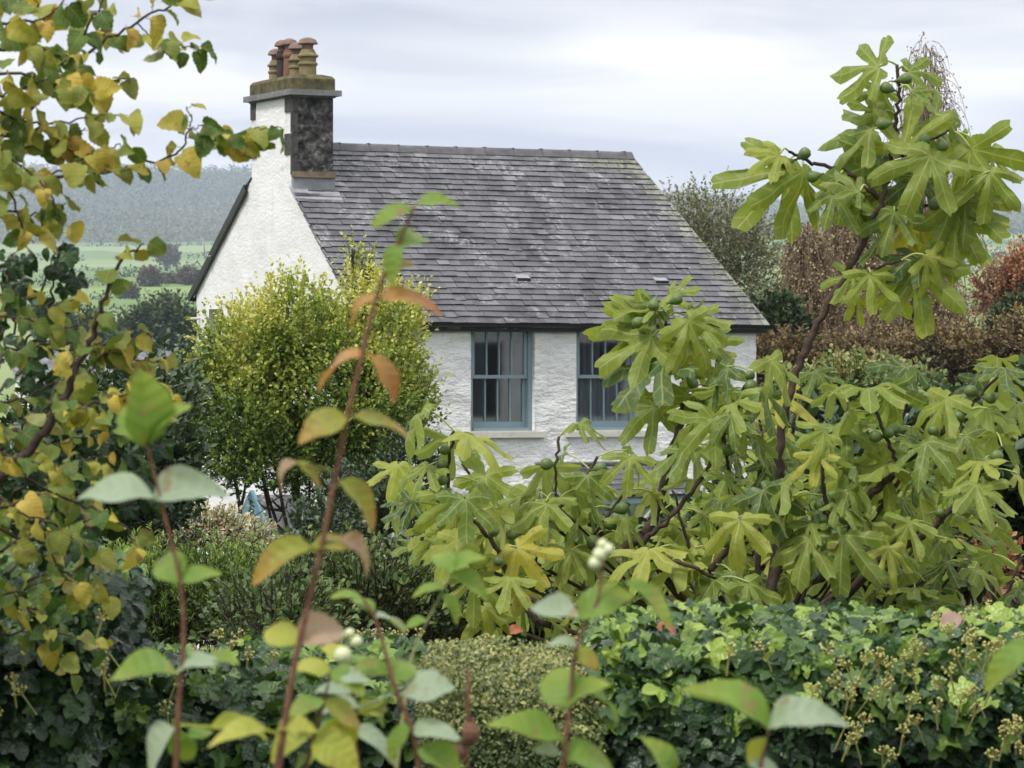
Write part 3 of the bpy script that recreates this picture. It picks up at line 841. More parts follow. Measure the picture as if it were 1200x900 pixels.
def side_porch():
    # gabled hood over the side door
    vc = 1.68; zt = (HZ - 580) / F * 46.2 + GZ; pr = MB(); hw = .62; dep = .75; rise = .58
    for s in (-1, 1):
        pr.add([(-dep, vc, zt), (0, vc, zt), (0, vc + s * hw, zt - rise), (-dep, vc + s * hw, zt - rise),
                (-dep, vc, zt - .05), (0, vc, zt - .05), (0, vc + s * hw, zt - rise - .05), (-dep, vc + s * hw, zt - rise - .05)],
               [(0, 1, 2, 3), (7, 6, 5, 4), (0, 3, 7, 4), (3, 2, 6, 7), (2, 1, 5, 6)], np.tile((.4, 0, 0), (8, 1)))
    por = pr.build('side_porch_roof', M['slate'], house)
    fm = MB()
    for s in (-1, 1):
        fm.beam((-dep - .02, vc - s * .03, zt - .0), (-dep - .02, vc + s * (hw + .06), zt - rise - .05), .04, .17)
        fm.beam((-dep + .1, vc + s * (hw - .1), zt - rise - .1), (0, vc + s * (hw - .1), zt - rise - .1), .08, .08)
        fm.beam((-dep + .12, vc + s * (hw - .1), zt - rise - .14), (-.02, vc + s * (hw - .1), zt - rise - .8), .07, .07)
    fm.build('porch_frame', M['blue_deep'], por)
    db = MB(); db.box((-.012, vc, 1.0), (.05, .8, 2.0)); d = db.build('door', M['blue_deep'], house)
    db = MB(); db.lathe([(0, 0), (.03, 0), (.03, .03), (0, .04)], (0, 0, 0), 12); h = db.build('handle', M['lead'], d); h.location = (-.037, vc + .3, 1.0); h.rotation_euler = (0, R(-90), 0)
side_porch()
# television aerial bracket and overflow pipe on the gable
def fittings():
    a = MB(); v = gv(252); z = gz(300, v)
    a.tube([(0, v, z), (-.15, v + .04, z - .01)], .013); a.tube([(-.14, v + .03, z - .04), (-.155, v + .04, z + .26)], .011); a.tube([(-.16, v + .04, z + .25), (-.10, v + .02, z + .29)], .006)
    a.build('aerial', M['lead'], house)
    p = MB(); v = DW - .12; z = gz(373, v)
    p.tube([(.0, v, z), (-.16, v, z - .01)], .02, 10); p.build('overflow_pipe', M['sill'], house)
fittings()

#@@BACKGROUND
def neighbour():
    root = empty('neighbouring_house', (13.6, 36.6, tz(13.6, 36.6)), R(-127)); tag(root, 'grey rendered house across the garden, mirrored in the cottage windows', 'house')
    w = MB(); w.box((0, 3, 2.6), (9, 6, 5.2)); w.build('wall', M['grey_render'], root)
    r_ = MB(); r_.add([(-4.8, -.3, 5.1), (4.8, -.3, 5.1), (4.8, 3, 7.6), (-4.8, 3, 7.6), (4.8, 6.3, 5.1), (-4.8, 6.3, 5.1)], [(0, 1, 2, 3), (3, 2, 4, 5)], np.tile((.3, 0, 0), (6, 1))); r_.add([(-4.5, 0, 5.1), (-4.5, 6, 5.1), (-4.5, 3, 7.5)], [(0, 2, 1)]); r_.add([(4.5, 0, 5.1), (4.5, 6, 5.1), (4.5, 3, 7.5)], [(0, 1, 2)]); r_.build('roof', M['slate'], root)
    for x in (-3, -1, 1.2, 3):
        for z in (1.5, 3.9):
            q = MB(); q.box((x, -.02, z), (.9, .06, 1.3)); q.build('window', M['black'], root)
    g = MB(); g.beam((-4.8, -.36, 5.05), (4.8, -.36, 5.05), .1, .1); g.tube([(-2, -.1, 5), (-2, -.1, 0)], .05); g.build('gutter', M['black'], root)
M['grey_render'] = simple('grey_render', (.72, .72, .72), (.6, .6, .6))
neighbour()
# ------------------------------------------------------------------ distant things
def blob_mesh(mb, c, r, rnd, seed=0, sub=2, squash=.85):
    """one lumpy far-off crown made of leaf-clump faces"""
    n = sub
    p = rv(n) * (rng.uniform(.35, 1, n) ** .5)[:, None] * r * np.array([1, 1, squash]) + np.asarray(c)
    d = rv(n); nrm = unit(p - np.asarray(c) + rv(n) * r * .4)
    scatter(mb, T_TINY, p, d, nrm, r * rng.uniform(.25, .48, n), np.clip(rnd + rng.normal(0, .16, n), 0, 1), .1, .1, 0, wsc=1.6)

def hedgerows():
    mb = MB()
    def row(p0, p1, n, r):
        for i in range(n):
            t = (i + random.random()) / n
            if mn.noise(Vector((t * 9, p0[1] * .01, 0))) > .15: continue
            x = p0[0] + (p1[0] - p0[0]) * t; y = p0[1] + (p1[1] - p0[1]) * t + 6 * math.sin(t * 7 + p0[1])
            rr = r * random.uniform(.7, 1.5)
            blob_mesh(mb, (x, y, tz(x, y) + rr * .5), rr, random.uniform(.2, .6), sub=26)
    for Y in (500, 585, 700, 830, 980, 1160, 1400, 1700, 2050, 2450):
        w = Y * .155; n = 120
        row((-w, Y * random.uniform(.97, 1.03)), (w, Y * random.uniform(.96, 1.06)), n, max(1.0, Y * .0013))
    for k in range(14):
        Y = random.choice((500, 585, 700, 830, 980, 1160, 1400, 1700, 2050)); x = random.uniform(-.15, .15) * Y
        row((x, Y), (x * 1.15 + Y * random.uniform(-.03, .03), Y * 1.19), 22, max(1.0, Y * .0012))
    tag(mb.build('hedgerow', M['evergreen_leaf']), 'dark hedgerows dividing the far green fields of the valley', 'hedgerow', kind='stuff')
hedgerows()
def far_wood():
    mb = MB()
    for k in range(7500):
        a = R(random.uniform(-10.5, 10.5)); r = random.uniform(2750, 4700)
        x, y = r * math.sin(a), r * math.cos(a)
        if mn.noise(Vector((x / 400, y / 500, 8))) > .34 and r < 3700: continue
        rr = random.uniform(5, 9)
        blob_mesh(mb, (x, y, tz(x, y) + rr * .45), rr, .25 + .5 * (mn.noise(Vector((x / 250, y / 250, 2))) + .4), sub=16)
    tag(mb.build('woodland', M['tree_leaf']), 'bare autumn woodland covering the hazy blue far hill', 'woodland', kind='stuff')
far_wood()
def haze():
    mb = MB(); mb.box((0, 0, 175), (12200, 12200, 400))
    m, t, o = mat_new('haze_air')
    v = nn(t, 'ShaderNodeVolumePrincipled')
    v.inputs['Color'].default_value = (.66, .76, 1.0, 1); v.inputs['Density'].default_value = 1.35e-4
    v.inputs['Anisotropy'].default_value = .1
    t.links.new(v.outputs[0], o.inputs['Volume'])
    tag(mb.build('haze', m), 'thin blue haze in the valley air', 'haze', kind='stuff')
haze()

def grow(mb, p, d, L, r, depth, tips, spread=.6, up=.15, nb=(2, 4), shrink=.72, jit=.16, mids=None, lastlen=1.0):
    n = 5; pts = [np.array(p, float)]; dd = unit(d)
    for i in range(n):
        dd = unit(dd + rng.normal(size=3) * jit + np.array([0, 0, up * .3])); pts.append(pts[-1] + dd * L / n)
    mb.tube(pts, np.linspace(r, r * .62, n + 1), 6 if depth > 1 else 3, cap=False)
    if mids is not None and depth <= 2: mids.append((pts[3], dd))
    if depth == 0: tips.append((pts[-1], dd)); return
    for k in range(random.randint(*nb)):
        t = random.randint(2, n); side = unit(np.cross(dd, rng.normal(size=3)))
        grow(mb, pts[t] if k else pts[-1], unit(dd * (1 - spread * .5) + side * spread * random.uniform(.5, 1.2) + np.array([0, 0, up])), L * shrink * random.uniform(.75, 1.15), r * .58, depth - 1, tips, spread, up, nb, shrink, jit, mids)


def birch(px, Y, top, half_px, bottom, label, dens=1.0):
    b = P(px, 0, Y); g = tz(b[0], Y); H = (HZ - top) / F * Y - g; w = half_px / F * Y
    root = empty('birch_tree', (b[0], Y, g)); tag(root, label, 'tree', 'weeping birches behind the garden')
    mb = MB(); lp = []
    trunk = curve([(0, 0, 0), (.1, 0, H * .3), (-.05, 0, H * .65), (0, 0, H)], 6, .03); mb.tube(trunk, np.linspace(H * .02, .01, len(trunk)), 7)
    for k in range(int(1000 * dens ** .4)):
        t = random.uniform(0, 1) ** .8; z = H * (.28 + .72 * t); prof = w * (1 - t ** 2.2) ** .6 * random.uniform(.15, 1) ** .6 + .05
        a = random.uniform(0, 6.28); tip = np.array([math.cos(a) * prof, math.sin(a) * prof, z + random.uniform(-.2, .2)])
        if k % 3 == 0:
            q = trunk[min(len(trunk) - 1, int(len(trunk) * max(.1, z / H - .16)))]
            mb.tube(curve([q, (q + tip) / 2 + rng.normal(size=3) * .15, tip], 4), np.linspace(.022, .007, 9), 4, cap=False)
        L = random.uniform(.4, 2.2) * min(1, .35 + (1 - t)); d = unit(np.array([math.cos(a), math.sin(a), .5])); pts = [tip]
        for j in range(5):
            d = unit(d * .6 + np.array([0, 0, -.5]) + rng.normal(size=3) * .08); pts.append(pts[-1] + d * L / 5)
        mb.tube(pts, np.linspace(.008, .004, 6), 3, cap=False)
        pts = np.array(pts); m = int((L * 30 + 4) * dens); t_ = rng.uniform(0, 4.99, m); i = t_.astype(int)
        lp.append(pts[i] + (pts[i + 1] - pts[i]) * (t_ - i)[:, None] + rng.normal(size=(m, 3)) * .05)
    mb.build('trunk', M['twig_pale'], root)
    lp = np.vstack(lp); n = len(lp); lb = MB()
    scatter(lb, T_TINY, lp, unit(rv(n) + np.array([0, 0, -.8])), rv(n), .048 * rng.uniform(.7, 1.3, n), rng.uniform(0, 1, n), .1, .2, 0, wsc=1.5)
    lb.build('crown', M['birch_leaf'], root)

def bungalow():
    root = empty('bungalow', (*P(150, 0, 285)[:2], tz(*P(150, 0, 285)[:2])), R(8)); z0 = tz(*P(150, 0, 285)[:2])
    tag(root, 'small white bungalow with grey tiled roof far behind the hazel', 'bungalow')
    rz = (HZ - 409) / F * 285 - z0; ez = rz - 1.9
    w = MB(); w.box((-2.5, 1.5, ez / 2), (13, 6, ez)); 
    gx, hw = 2.45, 1.75
    w.add([(gx - hw, -2.2, 0), (gx + hw, -2.2, 0), (gx + hw, -2.2, ez - .1), (gx, -2.2, rz - .2), (gx - hw, -2.2, ez - .1), (gx - hw, 0, 0), (gx + hw, 0, 0), (gx + hw, 0, ez - .1), (gx, 0, rz - .2), (gx - hw, 0, ez - .1)],
          [(0, 1, 2, 3, 4), (1, 6, 7, 2), (0, 4, 9, 5)])
    w.build('wall', M['wall_gable'], root)
    r = MB(); n = 8
    for i in range(n):
        y0 = -2 + 3.5 * i / n; z = ez - .1 + (rz - ez) * i / n; st = (rz - ez) / n
        r.box((-2.5, y0 + .25, z + .06), (13.4, .52, .05), rot=[[1, 0, 0], [0, .87, -.48], [0, .48, .87]], at=(random.uniform(.4, .9), 0, 0))
    r.add([(-9.2, 1.5, rz - .05), (4.2, 1.5, rz - .05), (4.2, 5, ez - .1), (-9.2, 5, ez - .1)], [(0, 1, 2, 3)], np.tile((.5, 0, 0), (4, 1)))
    for s in (-1, 1):
        r.add([(gx, -2.4, rz), (gx, 1.4, rz), (gx + s * (hw + .2), 1.4, ez - .25), (gx + s * (hw + .2), -2.4, ez - .25)], [(0, 1, 2, 3)], np.tile((.6, 0, 0), (4, 1)))
    r.build('roof', M['slate'], root)
    bb = MB()
    for s in (-1, 1): bb.beam((gx, -2.42, rz - .05), (gx + s * (hw + .25), -2.42, ez - .35), .06, .22)
    bb.build('barge_board', M['capslab'], root)
    wb = MB(); wb.box((gx, -2.23, 1.6), (1.1, .06, 1.2)); wb.build('window', M['black'], root)
bungalow()

#@@BUSHES
# ------------------------------------------------------------------ garden shrubs
def bush(name, blobs, label, cat, mat, n_cl, per, lsz, sh_len, rn=(0, 1), up=.8, tmpl=None, ybright=.5, shell=.55, base_px=None, wsc=1.0, stems=7, barkm='bark_dark', sparse_low=0, group=None, names=('foliage', 'stems')):
    """blobs: (px, py, Y, rx_px, ry_px, depth_m); shoots of leaves through the union of ellipsoids"""
    B = []
    for px, py, Y, rx, ry, dp in blobs:
        B.append((P(px, py, Y), np.array([rx / F * Y, dp, ry / F * Y])))
    cen = np.mean([b[0] for b in B], 0)
    bx = P(base_px, 0, blobs[0][2])[0] if base_px else cen[0]
    gy = blobs[0][2]; g = tz(bx, gy)
    root = empty(name, (bx, gy, g)); tag(root, label, cat, group)
    o = np.array([bx, gy, g])
    zt = max(b[0][2] + b[1][2] for b in B); zb = min(b[0][2] - b[1][2] for b in B)
    vol = np.array([np.prod(b[1]) ** .8 for b in B]); vol /= vol.sum()
    k = rng.choice(len(B), n_cl, p=vol)
    C = np.array([b[0] for b in B])[k]; E = np.array([b[1] for b in B])[k]
    d = rv(n_cl); rr = rng.uniform(shell, 1.04, n_cl) ** .7
    lump = np.array([.86 + .3 * mn.noise(Vector(tuple(x * 2.1 + c))) for x, c in zip(d, C)])
    p = C + d * E * (rr * lump)[:, None]
    hgt = (p[:, 2] - zb) / (zt - zb)
    if sparse_low:
        keep = rng.uniform(size=n_cl) < np.clip(hgt / sparse_low + .12, 0, 1); p, d, rr, hgt = p[keep], d[keep], rr[keep], hgt[keep]
    n = len(p)
    ax = unit(d * .7 + np.array([0, 0, up]) + rng.normal(size=(n, 3)) * .35)
    L = sh_len * rng.uniform(.6, 1.4, n)
    # leaves along each shoot
    t = rng.uniform(0, 1, (n, per)); t[:, 0] = 1
    pp = (p[:, None] + ax[:, None] * (L[:, None] * t)[..., None]).reshape(-1, 3)
    axr = np.repeat(ax, per, 0); tt = t.reshape(-1)
    dd = unit(axr * (.5 + tt[:, None] * .7) + rv(n * per) * .8)
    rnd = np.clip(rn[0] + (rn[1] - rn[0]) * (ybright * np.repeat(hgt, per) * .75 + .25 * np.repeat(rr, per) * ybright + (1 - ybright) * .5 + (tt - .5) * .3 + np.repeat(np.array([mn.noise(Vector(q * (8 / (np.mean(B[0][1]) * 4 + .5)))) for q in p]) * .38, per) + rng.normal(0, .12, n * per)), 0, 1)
    lb = MB(); tm = tmpl or T_TINY
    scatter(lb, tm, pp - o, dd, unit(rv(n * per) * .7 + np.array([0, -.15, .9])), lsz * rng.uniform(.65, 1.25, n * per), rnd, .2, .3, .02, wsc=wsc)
    lb.build(names[0], M[mat], root)
    sb = MB()
    for i in range(0, n, max(1, n // 900)):
        sb.tube([p[i] - ax[i] * L[i] * .3 - o, p[i] + ax[i] * L[i] - o], [max(.004, lsz * .07), .002], 3, cap=False)
    base = np.zeros(3)
    for i in range(stems):
        b = B[i % len(B)]; tgt = b[0] - o + rv(1)[0] * b[1] * .5
        mid = base * .5 + tgt * .5 + np.array([rng.uniform(-.15, .15), rng.uniform(-.1, .1), -.1 * tgt[2]])
        cpts = curve([base + rng.normal(size=3) * np.array([.05, .05, 0]), mid, tgt], 6, .012)
        th = max(.012, .05 - .003 * i) * (zt - g) / 3.3
        sb.tube(cpts, np.linspace(th, th * .3, len(cpts)), 6)
        for j in range(6):
            q = cpts[random.randint(4, len(cpts) - 1)]; e = q + unit(rng.normal(size=3) + np.array([0, 0, .7])) * b[1].mean() * random.uniform(.3, .8)
            sb.tube(curve([q, (q + e) / 2 + rng.normal(size=3) * .05, e], 4), np.linspace(th * .35, .004, 9), 4)
    sb.build(names[1], M[barkm], root)
    return root

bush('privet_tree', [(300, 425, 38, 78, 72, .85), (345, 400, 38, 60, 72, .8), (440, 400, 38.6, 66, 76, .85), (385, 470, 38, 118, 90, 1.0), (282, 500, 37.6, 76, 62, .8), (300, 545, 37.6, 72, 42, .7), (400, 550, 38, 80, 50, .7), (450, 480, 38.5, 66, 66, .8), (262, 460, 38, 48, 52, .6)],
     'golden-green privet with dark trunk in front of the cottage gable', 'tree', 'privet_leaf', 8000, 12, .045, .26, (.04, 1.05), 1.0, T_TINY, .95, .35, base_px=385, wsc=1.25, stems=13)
bush('tall_shoot', [(428, 318, 38.8, 10, 26, .1), (414, 300, 38.8, 6, 14, .05)], 'thin golden shoots sticking up from the privet against the slates', 'shrub', 'privet_leaf', 40, 8, .05, .2, (.5, 1), 1.2, stems=3, base_px=420)
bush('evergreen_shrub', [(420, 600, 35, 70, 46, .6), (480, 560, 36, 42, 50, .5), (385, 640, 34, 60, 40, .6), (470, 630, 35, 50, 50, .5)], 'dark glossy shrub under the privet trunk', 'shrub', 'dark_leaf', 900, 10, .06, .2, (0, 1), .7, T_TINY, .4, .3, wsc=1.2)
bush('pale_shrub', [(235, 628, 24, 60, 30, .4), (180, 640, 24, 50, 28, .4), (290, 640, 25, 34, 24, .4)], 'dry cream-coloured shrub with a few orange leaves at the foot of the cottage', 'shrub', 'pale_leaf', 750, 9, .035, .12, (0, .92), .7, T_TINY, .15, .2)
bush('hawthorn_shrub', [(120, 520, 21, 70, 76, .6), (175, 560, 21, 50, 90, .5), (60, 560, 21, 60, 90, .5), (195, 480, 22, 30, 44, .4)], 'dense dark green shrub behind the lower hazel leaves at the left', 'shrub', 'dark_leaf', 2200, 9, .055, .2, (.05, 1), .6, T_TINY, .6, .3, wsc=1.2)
bush('rosemary_bush', [(190, 722, 15, 72, 52, .35), (255, 712, 15, 52, 48, .35), (140, 715, 15, 50, 46, .3), (300, 720, 15.5, 40, 40, .3)], 'feathery green needle-leaved bush in front of the cream shrub', 'shrub', 'rosemary_leaf', 1500, 22, .032, .16, (0, 1), 1.2, T_TINY, .7, .3, wsc=.35, stems=9)
bush('tangled_shrub', [(360, 700, 13, 75, 40, .4), (440, 700, 13, 60, 45, .4), (505, 725, 13, 50, 35, .4), (330, 740, 12, 80, 36, .4)], 'low tangled shrub with grey-brown seed heads left of the fig', 'shrub', 'green_leaf', 900, 9, .03, .13, (0, .8), .8, T_TINY, .4, .2)
bush('hydrangea_shrub', [(1000, 462, 27, 58, 32, .6), (1060, 470, 27, 44, 28, .5), (945, 476, 27, 40, 28, .5)], 'grey-green shrub beyond the fig, below the birches', 'shrub', 'green_leaf', 900, 9, .05, .16, (0, 1), .8, T_TINY, .7, .3, wsc=1.3)
bush('laurel_shrub', [(640, 720, 15.5, 90, 60, .5), (760, 700, 15.5, 90, 60, .5), (540, 715, 15.5, 70, 50, .5)], 'dark leaf mass behind the left half of the fig', 'shrub', 'dark_leaf', 1300, 8, .07, .18, (0, 1), .7, T_TINY, .4, .2, wsc=1.2)
bush('laurel_shrub', [(900, 660, 15.5, 100, 90, .5), (1000, 610, 15.8, 100, 100, .5), (1120, 600, 16, 110, 110, .5), (1200, 560, 16, 60, 100, .5)], 'dark leaf mass behind the right half of the fig', 'shrub', 'dark_leaf', 2000, 8, .07, .18, (0, 1), .7, T_TINY, .4, .2, wsc=1.2)
bush('garden_hedge', [(920, 430, 52, 60, 34, .8), (1010, 432, 52, 70, 34, .8), (1110, 425, 52, 70, 40, .8), (1200, 420, 52, 50, 44, .8)], 'dull green and brown mixed hedge under the birches', 'hedge', 'mixed_leaf', 3200, 9, .075, .25, (0, 1), .7, T_TINY, .5, .2)
bush('red_shrub', [(1168, 668, 13.8, 22, 26, .2)], 'small bush of dried reddish leaves under the fig at the right', 'shrub', 'rust_leaf', 50, 8, .035, .1, (0, .9), .6)

# ---- clipped hedges near the camera
def hedge(name, x0, x1, Y0, Y1, ztop, label, cat, mat, tmpl, n, lsz, rn_top, rn_front, umbels=0, bumps=.08, down=0, zbot=-1.75, mix=.25):
    xa, xb = (x0 - 600) / F * (Y0 + Y1) / 2, (x1 - 600) / F * (Y0 + Y1) / 2
    root = empty(name, ((xa + xb) / 2, (Y0 + Y1) / 2, zbot)); tag(root, label, cat)
    o = np.array(root.location)
    def bump(x, y, z, s=3.0): return bumps * (mn.noise(Vector((x * s, y * s, z * s))) + .6 * mn.noise(Vector((x * s * 2.7, y * s * 2.7, z * s * 2.7))))
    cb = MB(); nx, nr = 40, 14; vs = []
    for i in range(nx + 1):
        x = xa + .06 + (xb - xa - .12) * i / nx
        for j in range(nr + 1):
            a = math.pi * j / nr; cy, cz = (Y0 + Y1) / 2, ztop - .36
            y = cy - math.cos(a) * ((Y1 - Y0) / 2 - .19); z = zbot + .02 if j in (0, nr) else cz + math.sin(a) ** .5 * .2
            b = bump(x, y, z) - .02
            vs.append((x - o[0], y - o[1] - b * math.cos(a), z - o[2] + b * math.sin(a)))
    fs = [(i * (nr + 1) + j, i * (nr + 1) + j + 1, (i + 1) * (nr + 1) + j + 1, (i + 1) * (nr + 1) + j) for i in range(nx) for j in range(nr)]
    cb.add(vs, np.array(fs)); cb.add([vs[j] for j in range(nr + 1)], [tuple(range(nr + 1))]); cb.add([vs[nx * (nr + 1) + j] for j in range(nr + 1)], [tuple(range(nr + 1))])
    cb.build('branches', M['core'], root)  # solid inner body, coloured as the shade seen through leaf gaps
    at = (Y1 - Y0); af = .95
    P_, N_, R_ = [], [], []
    for i in range(n):
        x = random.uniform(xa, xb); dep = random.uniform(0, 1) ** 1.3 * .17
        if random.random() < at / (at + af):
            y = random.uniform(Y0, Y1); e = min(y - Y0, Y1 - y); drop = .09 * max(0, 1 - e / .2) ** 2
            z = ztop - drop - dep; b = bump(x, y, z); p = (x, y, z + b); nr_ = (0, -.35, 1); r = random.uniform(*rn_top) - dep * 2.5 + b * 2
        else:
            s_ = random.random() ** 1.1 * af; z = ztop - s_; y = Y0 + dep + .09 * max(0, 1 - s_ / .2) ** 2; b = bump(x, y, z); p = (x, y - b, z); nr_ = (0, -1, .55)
            k = max(0, 1 - s_ / .22); r = random.uniform(*rn_front) * (1 - k) + random.uniform(*rn_top) * k - dep * 2 + b  # lit top, shaded front and depth are put into leaf colour
        P_.append(p); N_.append(nr_); R_.append(r)
    P_ = np.array(P_); N_ = unit(np.array(N_, float) + rng.normal(size=(n, 3)) * .55)
    D_ = unit(np.stack([rng.uniform(-1, 1, n), rng.uniform(-1, .1, n), rng.uniform(-1.1, .25 - down, n)], 1))
    lb = MB(); sp = np.array_split(np.arange(n), len(tmpl))
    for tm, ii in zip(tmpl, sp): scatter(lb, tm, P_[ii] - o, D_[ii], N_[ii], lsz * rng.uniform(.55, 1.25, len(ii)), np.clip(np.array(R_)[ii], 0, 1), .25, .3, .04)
    lb.build('leaves', M[mat], root)
    if umbels:
        ico = np.array([[0,0,1],[.894,0,.447],[.276,.851,.447],[-.724,.526,.447],[-.724,-.526,.447],[.276,-.851,.447],[.724,.526,-.447],[-.276,.851,-.447],[-.894,0,-.447],[-.276,-.851,-.447],[.724,-.526,-.447],[0,0,-1]])
        icf = np.array([[0,1,2],[0,2,3],[0,3,4],[0,4,5],[0,5,1],[1,6,2],[2,7,3],[3,8,4],[4,9,5],[5,10,1],[6,7,2],[7,8,3],[8,9,4],[9,10,5],[10,6,1],[11,7,6],[11,8,7],[11,9,8],[11,10,9],[11,6,10]])
        for (ux, uy, m, sd_) in umbels:
            for i in range(m):
                px, py = random.gauss(ux, sd_), random.gauss(uy, sd_ * .6)
                if not x0 < px < x1: continue
                Yf = Y0 - .01
                zz = (HZ - py) / F * Yf
                if zz > ztop:      # on the top face
                    Yf = min(Y1, ztop * F / (HZ - py)) if py > HZ else Y0; zz = ztop
                c = np.array([(px - 600) / F * Yf, Yf - .05 - random.random() * .02, zz + .03])
                ax = unit(np.array([random.uniform(-.5, .5), -.6, .8]))
                fb = MB()
                for q in range(13):
                    dd = unit(ax * .5 + rv(1)[0]); e = c + dd * .015
                    fb.add(ico * .0027 * random.uniform(.8, 1.3) + e - o, icf); fb.tube([c - o - ax * .012, e - o], .0009, 3, cap=False)
                fb.tube([c - o - ax * .012, c - o - ax * .07], .002, 4, cap=False)
                fb.build('flower_head', M['ivy_flower'], root)
    return root
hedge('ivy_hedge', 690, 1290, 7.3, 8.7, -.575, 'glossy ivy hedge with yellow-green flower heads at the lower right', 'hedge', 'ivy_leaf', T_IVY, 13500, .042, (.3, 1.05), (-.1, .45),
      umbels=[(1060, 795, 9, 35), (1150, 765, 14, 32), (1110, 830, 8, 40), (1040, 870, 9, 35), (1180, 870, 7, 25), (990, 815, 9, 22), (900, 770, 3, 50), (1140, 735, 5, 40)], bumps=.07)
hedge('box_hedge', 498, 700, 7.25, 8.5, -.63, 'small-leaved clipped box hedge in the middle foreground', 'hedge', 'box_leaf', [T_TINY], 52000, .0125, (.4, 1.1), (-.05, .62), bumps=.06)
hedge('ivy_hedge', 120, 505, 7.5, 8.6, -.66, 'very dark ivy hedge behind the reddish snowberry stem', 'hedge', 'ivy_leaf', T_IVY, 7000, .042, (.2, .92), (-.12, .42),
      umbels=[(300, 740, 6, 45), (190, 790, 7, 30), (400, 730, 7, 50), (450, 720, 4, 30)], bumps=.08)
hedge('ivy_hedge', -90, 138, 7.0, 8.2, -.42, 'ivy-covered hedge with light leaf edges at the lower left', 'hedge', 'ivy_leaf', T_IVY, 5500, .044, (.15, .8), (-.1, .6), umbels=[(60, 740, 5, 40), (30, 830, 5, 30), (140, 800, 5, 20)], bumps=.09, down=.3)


# ---- trees behind the garden
def tree(name, px, py, Y, rx, ry, label, mat, n, lsz, sh, rn=(0, 1), group=None, shell=.25, base=None, extra=(), per=9, stems=16, dp=None, barkm='bark_dark'):
    m = rx / F * Y
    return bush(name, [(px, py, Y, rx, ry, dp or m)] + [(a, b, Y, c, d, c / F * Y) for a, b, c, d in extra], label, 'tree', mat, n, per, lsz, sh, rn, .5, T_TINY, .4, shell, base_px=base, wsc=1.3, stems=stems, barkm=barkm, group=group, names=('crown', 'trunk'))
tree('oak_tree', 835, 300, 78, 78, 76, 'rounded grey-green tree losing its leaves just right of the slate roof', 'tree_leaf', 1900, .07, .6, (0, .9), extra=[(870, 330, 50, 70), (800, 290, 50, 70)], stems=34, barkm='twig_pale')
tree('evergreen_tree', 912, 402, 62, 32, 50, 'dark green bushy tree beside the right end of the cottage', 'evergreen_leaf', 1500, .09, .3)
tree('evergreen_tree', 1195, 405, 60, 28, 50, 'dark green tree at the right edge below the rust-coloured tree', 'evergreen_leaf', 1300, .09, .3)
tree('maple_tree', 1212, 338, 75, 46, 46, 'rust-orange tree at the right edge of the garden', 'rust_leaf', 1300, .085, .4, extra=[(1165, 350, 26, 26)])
GT = 'dark trees round the grey-roofed bungalow'
tree('evergreen_tree', 190, 400, 310, 44, 50, 'dark green broad tree behind the grey-roofed bungalow', 'evergreen_leaf', 1900, .42, 1.1, (.1, 1), GT, extra=[(160, 410, 30, 40), (215, 405, 24, 42)])
tree('evergreen_tree', 252, 405, 330, 34, 52, 'dark green tree half hidden behind the left wall of the cottage', 'evergreen_leaf', 900, .42, 1.1, (.1, 1), GT)
tree('evergreen_tree', 100, 412, 330, 40, 46, 'dark green tree left of the grey-roofed bungalow behind the hazel leaves', 'evergreen_leaf', 1100, .42, 1.1, (.1, 1), GT)
for px, py, Y, rx, ry, lb_ in ((176, 328, 820, 11, 9, 'small brown round tree on the field, nearer the hazel'), (222, 327, 840, 9, 8, 'small brown round tree on the field next to the cottage eave'),
        (202, 332, 860, 8, 5, 'low brown bushy tree between the two round field trees'), (196, 300, 1500, 11, 6, 'distant tree clump high on the green fields'), (150, 345, 700, 8, 6, 'little tree on the lower field edge seen past the hazel twigs')):
    tree('field_tree', px, py, Y, rx, ry, lb_, 'field_tree_leaf', 260, Y * .0009, Y * .0018, (0, 1), 'trees standing in the valley fields', stems=5)
birch(1000, 66, 215, 64, 430, 'brown weeping birch right of the cottage, behind the fig stem')
birch(1085, 70, 50, 58, 430, 'tall weeping birch whose pale twigs rise above the fig leaves', .3)
birch(1070, 62, 265, 66, 430, 'brown low weeping birch left of the rust-coloured tree')
birch(946, 64, 268, 36, 430, 'slim brown birch beside the dark bushy tree at the cottage corner')

